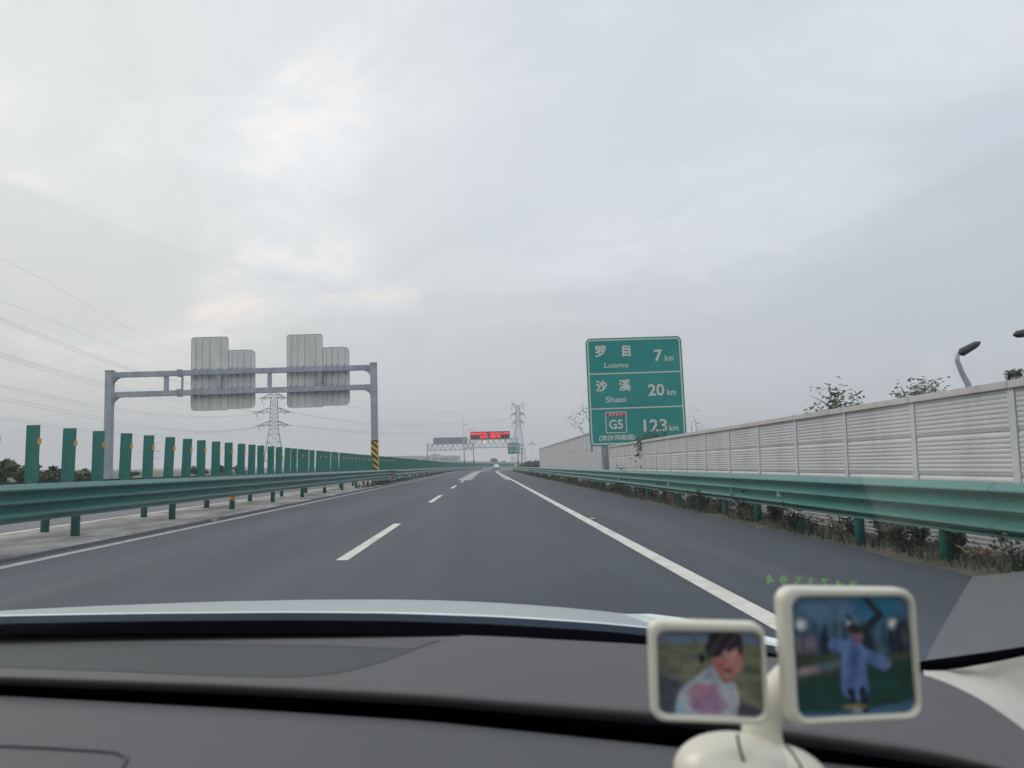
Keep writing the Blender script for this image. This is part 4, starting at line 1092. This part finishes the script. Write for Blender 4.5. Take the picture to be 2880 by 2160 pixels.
skinlike('arm', [at(2150, 2200, .47), at(2148, 2120, .475), at(2142, 2050, .478), at(2160, 1990, .48), at(2195, 1925, .485), at(2245, 1870, .49)], [62*px_m, 58*px_m, 54*px_m, 50*px_m, 42*px_m, 34*px_m], 'cream')
def blob(px, py, D, rx, ry, rz, m, name, rot=0, parent=None, zc=0):
    bm = bmesh.new(); c = at(px, py, D)
    bmesh.ops.create_uvsphere(bm, u_segments=32, v_segments=20, radius=1, matrix=Matrix.Translation(c) @ Matrix.Rotation(rot, 4, 'Y') @ Matrix.Diagonal((rx, ry, rz, 1)))
    return sown(name, bm, m, True, parent)
BB = blob(2070, 2170, .462, .036, .030, .0205, 'cream', 'base', .05)
blob(2225, 2188, .462, .024, .026, .0165, 'cream', 'base', .35)
bm = bmesh.new(); tube(bm, [at(x, y, .440) for x, y in ((2074, 2066), (2076, 2085), (2082, 2110), (2092, 2140), (2104, 2175))], .0008, 6); sown('cord', bm, 'seam')
bm = bmesh.new(); tube(bm, [at(x, y, .440) for x, y in ((2208, 2096), (2222, 2108), (2236, 2128), (2250, 2150), (2262, 2180))], .0007, 6); sown('cord', bm, 'seam')

def clamp01(x): return 0 if x < 0 else 1 if x > 1 else x
def sm(e0, e1, x):
    t = clamp01((x-e0)/(e1-e0)); return t*t*(3-2*t)
def mixv(a, b, t): return tuple(a[i]+(b[i]-a[i])*t for i in range(3))
def ell(u_, v_, cx, cy, rx, ry, soft=.12, rot=0):
    c, s = math.cos(rot), math.sin(rot); x = (u_-cx); y = (v_-cy); x, y = x*c+y*s, -x*s+y*c
    d = math.sqrt((x/rx)**2+(y/ry)**2); return 1-sm(1-soft, 1+soft, d)
def seg(u_, v_, a, b, w, soft=.3, w2=None):
    ax, ay = a; bx, by = b; dx_, dy_ = bx-ax, by-ay; t = clamp01(((u_-ax)*dx_+(v_-ay)*dy_)/(dx_*dx_+dy_*dy_)); d = math.hypot(u_-ax-dx_*t, v_-ay-dy_*t); ww = w+((w2 or w)-w)*t
    return 1-sm(ww*(1-soft), ww*(1+soft), d)
nr = random.Random(3)
import functools
@functools.lru_cache(None)
def _h(i, j): return random.Random(i*7919+j*104729+11).random()
def vn(x, y):
    i, j = math.floor(x), math.floor(y); fx, fy = x-i, y-j; fx = fx*fx*(3-2*fx); fy = fy*fy*(3-2*fy)
    return (_h(i, j)*(1-fx)+_h(i+1, j)*fx)*(1-fy)+(_h(i, j+1)*(1-fx)+_h(i+1, j+1)*fx)*fy
def fb(x, y): return .5*vn(x, y)+.3*vn(x*2.3+5, y*2.3)+.2*vn(x*5.1, y*5.1+9)
def natural(fn):
    # print grain and uneven tone, with shapes wandering slightly as in a soft snapshot
    def g(u_, v_):
        du = .030*(fb(u_*7, v_*7)-.5); dv = .030*(fb(u_*7+40, v_*7+3)-.5)
        c = fn(u_+du, v_+dv); k = .62+.76*fb(u_*11+7, v_*11+2); w = fb(u_*4+60, v_*4)-.5
        return (c[0]*k*(1+.15*w), c[1]*k, c[2]*k*(1-.15*w))
    return g
def photo1(u_, v_):       # u 0..1 left-right, v 0..1 top-bottom : laughing child, grass and path
    c = (.10, .125, .155) if False else mixv((.13, .17, .22), (.13, .15, .10), sm(.13, .19, v_))
    g = .5+.5*math.sin(u_*9+v_*14)*math.sin(v_*23-u_*6)
    c = mixv(c, mixv((.12, .13, .08), (.19, .185, .12), g), sm(.14, .2, v_))
    c = mixv(c, (.05, .08, .065), .6*seg(u_, v_, (0, .20), (1, .48), .02, .8))
    c = mixv(c, (.07, .07, .09), sm(-.02, .02, v_-(.50+.42*u_)))
    c = mixv(c, (.15, .15, .17), .7*seg(u_, v_, (0, .50), (.35, .66), .03, .6))
    c = mixv(c, (.30, .42, .52), ell(u_, v_, .27, .86, .10, .26, .2, .25))
    body = max(ell(u_, v_, .50, .84, .26, .36, .08, .1), ell(u_, v_, .62, .80, .15, .32, .08), seg(u_, v_, (.28, .80), (.5, .52), .08, .3))
    c = mixv(c, (.40, .41, .44), body)
    c = mixv(c, (.40, .19, .27), ell(u_, v_, .44, .74, .15, .12, .25)); c = mixv(c, (.30, .17, .26), ell(u_, v_, .47, .87, .18, .12, .3))
    c = mixv(c, (.22, .3, .42), .8*seg(u_, v_, (.52, .42), (.46, .56), .02, .5))
    c = mixv(c, (.30, .10, .09), ell(u_, v_, .665, .50, .075, .11, .15)); c = mixv(c, (.42, .19, .155), ell(u_, v_, .68, .35, .145, .215, .10, .12))
    c = mixv(c, (.46, .23, .2), .7*ell(u_, v_, .71, .27, .07, .07, .6)); c = mixv(c, (.36, .07, .07), .7*ell(u_, v_, .60, .40, .06, .05, .6))
    c = mixv(c, (.12, .02, .02), ell(u_, v_, .672, .46, .048, .024, .3)); c = mixv(c, (.10, .03, .03), .7*ell(u_, v_, .64, .325, .026, .008, .5)); c = mixv(c, (.10, .03, .03), .7*ell(u_, v_, .755, .33, .022, .008, .5))
    c = mixv(c, (.30, .10, .09), .6*ell(u_, v_, .71, .385, .018, .012, .5))
    c = mixv(c, (.44, .21, .18), .6*ell(u_, v_, .74, .40, .05, .05, .7)); c = mixv(c, (.27, .09, .08), .6*seg(u_, v_, (.555, .30), (.60, .50), .018, .7)); c = mixv(c, (.50, .42, .40), .5*ell(u_, v_, .672, .448, .022, .006, .6))
    for (a1, b1, a2, b2) in ((.40, .60, .36, .78), (.56, .62, .60, .95), (.70, .58, .69, .8)): c = mixv(c, (.27, .28, .32), .45*body*seg(u_, v_, (a1, b1), (a2, b2), .014, .8))
    c = mixv(c, (.36, .25, .34), .5*ell(u_, v_, .49, .95, .03, .03, .5))
    wav = .012*math.sin(u_*60)+.008*math.sin(u_*97+1)
    hair = max(ell(u_, v_+wav, .655, .07, .165, .17, .12, -.1), ell(u_, v_+wav, .56, .18, .095, .14, .16, .3), ell(u_, v_, .80, .15, .03, .13, .3)); c = mixv(c, mixv((.012, .008, .014), (.05, .035, .045), .5+.5*math.sin(u_*50+v_*30)), hair)
    c = mixv(c, (.015, .012, .018), ell(u_, v_, .43, .33, .03, .06, .2))
    return c
def photo2(u_, v_):       # night park: child in blue coat, arms out, in front of a fence
    c = mixv((.05, .12, .19), (.045, .10, .16), v_)
    c = mixv(c, (.09, .17, .25), ell(u_, v_, .35, .12, .30, .12, .5)); c = mixv(c, (.02, .14, .24), ell(u_, v_, .72, .10, .2, .12, .5))
    if .22 < v_ < .48: c = mixv(c, (.02, .035, .06), .75*(.5+.5*math.sin(u_*75)))
    for x in (.08, .50, .86): c = mixv(c, (.75, .74, .70), ell(u_, v_, x, .235 if x != .5 else .25, .035, .04, .9))
    c = mixv(c, (.012, .02, .035), max(ell(u_, v_, .27, .42, .05, .15, .3), ell(u_, v_, .93, .38, .08, .18, .3), ell(u_, v_, .83, .40, .03, .12, .3)))
    c = mixv(c, (.10, .09, .12), ell(u_, v_, .10, .42, .10, .09, .6))
    c = mixv(c, (.04, .055, .03), sm(.47, .5, v_)); c = mixv(c, (.085, .12, .17), seg(u_, v_, (-.1, .67), (.75, .47), .035, .4)); c = mixv(c, (.30, .24, .22), ell(u_, v_, .12, .62, .09, .035, .5))
    c = mixv(c, (.008, .045, .032), sm(-.015, .015, v_-(.72-.19*u_)))
    c = mixv(c, (.05, .12, .20), sm(-.02, .02, v_-(.99-.14*max(0, u_-.5)-.02)))
    c = mixv(c, (.01, .018, .022), max(seg(u_, v_, (.60, .32), (.66, .52), .06, .3), seg(u_, v_, (.60, .30), (.75, .16), .035, .4), seg(u_, v_, (.75, .16), (.64, .03), .022, .4), seg(u_, v_, (.56, .28), (.46, .16), .014, .4)))
    for x in (.18, .31, .40, .70, .95): c = mixv(c, (.09, .12, .17), .55*ell(u_, v_, x, .36+.03*math.sin(x*40), .018, .09, .8))
    for x in (.05, .13, .17): c = mixv(c, (.26, .19, .22), .6*ell(u_, v_, x, .40, .02, .06, .8))
    coat = max(seg(u_, v_, (.50, .46), (.50, .77), .095, .12, .115), seg(u_, v_, (.50, .46), (.34, .40), .05, .25), seg(u_, v_, (.52, .46), (.76, .57), .045, .25, .06))
    c = mixv(c, mixv((.07, .125, .27), (.125, .20, .40), .5+.5*math.sin(u_*38+v_*9)), coat); c = mixv(c, (.05, .09, .22), .6*coat*ell(u_, v_, .50, .6, .03, .2, .7))
    c = mixv(c, (.17, .09, .11), ell(u_, v_, .535, .33, .055, .065, .2)); c = mixv(c, (.02, .015, .025), ell(u_, v_, .52, .275, .065, .045, .3))
    for x in (.465, .56): c = mixv(c, (.008, .012, .03), seg(u_, v_, (x, .80), (x+.01, .95), .032, .3))
    c = mixv(c, (.28, .24, .10), .8*ell(u_, v_, .48, .93, .10, .02, .6)); c = mixv(c, (.35, .35, .33), .8*ell(u_, v_, .50, .965, .04, .015, .5))
    c = mixv(c, (.25, .2, .2), ell(u_, v_, .79, .59, .02, .02, .4))
    return c
def pframe(cor, inn, th, fn, label):
    # cor / inn: outer and inner corner (tl, tr, br, bl) as (px, py, depth)
    O = [at(*c) for c in cor]; I = [at(*c) for c in inn]
    def bil(Q, u_, v_): return (Q[0]*(1-u_)+Q[1]*u_)*(1-v_)+(Q[3]*(1-u_)+Q[2]*u_)*v_
    nrm = (O[1]-O[0]).cross(O[3]-O[0]).normalized()
    if nrm.y > 0: nrm = -nrm        # towards the camera
    rr = rrect(1, 1, .115, 8); ri = rrect(1, 1, .10, 8)
    out_ = [bil(O, x, 1-z) for x, z in rr]; inn_ = [bil(I, x, 1-z) for x, z in ri]
    bm = bmesh.new(); rows = []
    for t in [i/10 for i in range(11)]:
        rows.append([o_+(i_-o_)*t + nrm*(math.sin(PI*t)**.5*th*.35) for o_, i_ in zip(out_, inn_)])
    rows.insert(0, [o_-nrm*th for o_ in out_]); rows.append([i_-nrm*th*.35 for i_ in inn_])
    rows = [r+[r[0]] for r in rows]; grid(bm, rows)
    bm.faces.new([bm.verts.new(o_-nrm*th) for o_ in out_])
    fr_ = sown('photo_frame', bm, 'cream', True)
    tag(fr_, label)
    nu = 150; bm = bmesh.new()
    grid(bm, [[bil(I, i/nu, j/nu)-nrm*th*.25 for i in range(nu+1)] for j in range(nu+1)])
    bmesh.ops.transform(bm, matrix=Matrix.Translation(-S.location), verts=bm.verts[:])
    # keep corners inside the rounded rim
    me = bpy.data.meshes.new('photo_print'); bm.to_mesh(me); bm.free()
    ca_ = me.color_attributes.new('print', 'FLOAT_COLOR', 'POINT')
    for k, d in enumerate(ca_.data):
        j, i = divmod(k, nu+1); d.color = (*fn(i/nu, j/nu), 1)
    m = bpy.data.materials.new('photo_print'); m.use_nodes = True; t = m.node_tree; b = t.nodes['Principled BSDF']; b.inputs['Roughness'].default_value = .25; b.inputs['Coat Weight'].default_value = .3
    a = t.nodes.new('ShaderNodeVertexColor'); a.layer_name = 'print'; n = t.nodes.new('ShaderNodeTexNoise'); n.inputs['Scale'].default_value = 250
    mx = t.nodes.new('ShaderNodeMix'); mx.data_type = 'RGBA'; mx.blend_type = 'OVERLAY'; mx.inputs[0].default_value = .25
    t.links.new(a.outputs[0], mx.inputs[6]); t.links.new(n.outputs[0], mx.inputs[7]); t.links.new(mx.outputs[2], b.inputs['Base Color'])
    me.materials.append(m); o_ = bpy.data.objects.new('photo_print', me); C.objects.link(o_); o_.parent = fr_
    return o_
pframe([(2190, 1650, .440), (2568, 1655, .452), (2592, 2022, .452), (2216, 2044, .440)], [(2226, 1680, .440), (2556, 1678, .452), (2581, 2004, .452), (2246, 2022, .440)], .006, natural(photo2), 'larger frame with a night photo of a child in a blue coat')
pframe([(1824, 1744, .450), (2148, 1752, .448), (2166, 2038, .448), (1834, 2028, .450)], [(1848, 1776, .450), (2140, 1780, .448), (2150, 2020, .448), (1854, 2008, .450)], .006, natural(photo1), 'smaller frame with a photo of a laughing dark haired child')

# ------------------------------------------------------------------ haze
HAZE = .0009
if HAZE > 0:
    bm = bmesh.new(); box(bm, -1200, 1200, -120, 1300, -2.2, 62)
    hm = bpy.data.materials.new('haze'); hm.use_nodes = True; t = hm.node_tree; t.nodes.clear()
    o_ = t.nodes.new('ShaderNodeOutputMaterial'); pv = t.nodes.new('ShaderNodeVolumePrincipled'); pv.inputs['Color'].default_value = (.93, .96, 1, 1); pv.inputs['Density'].default_value = HAZE
    t.links.new(pv.outputs[0], o_.inputs['Volume'])
    tag(link('haze', bm, hm), 'thin pale haze in the air', kind='stuff')
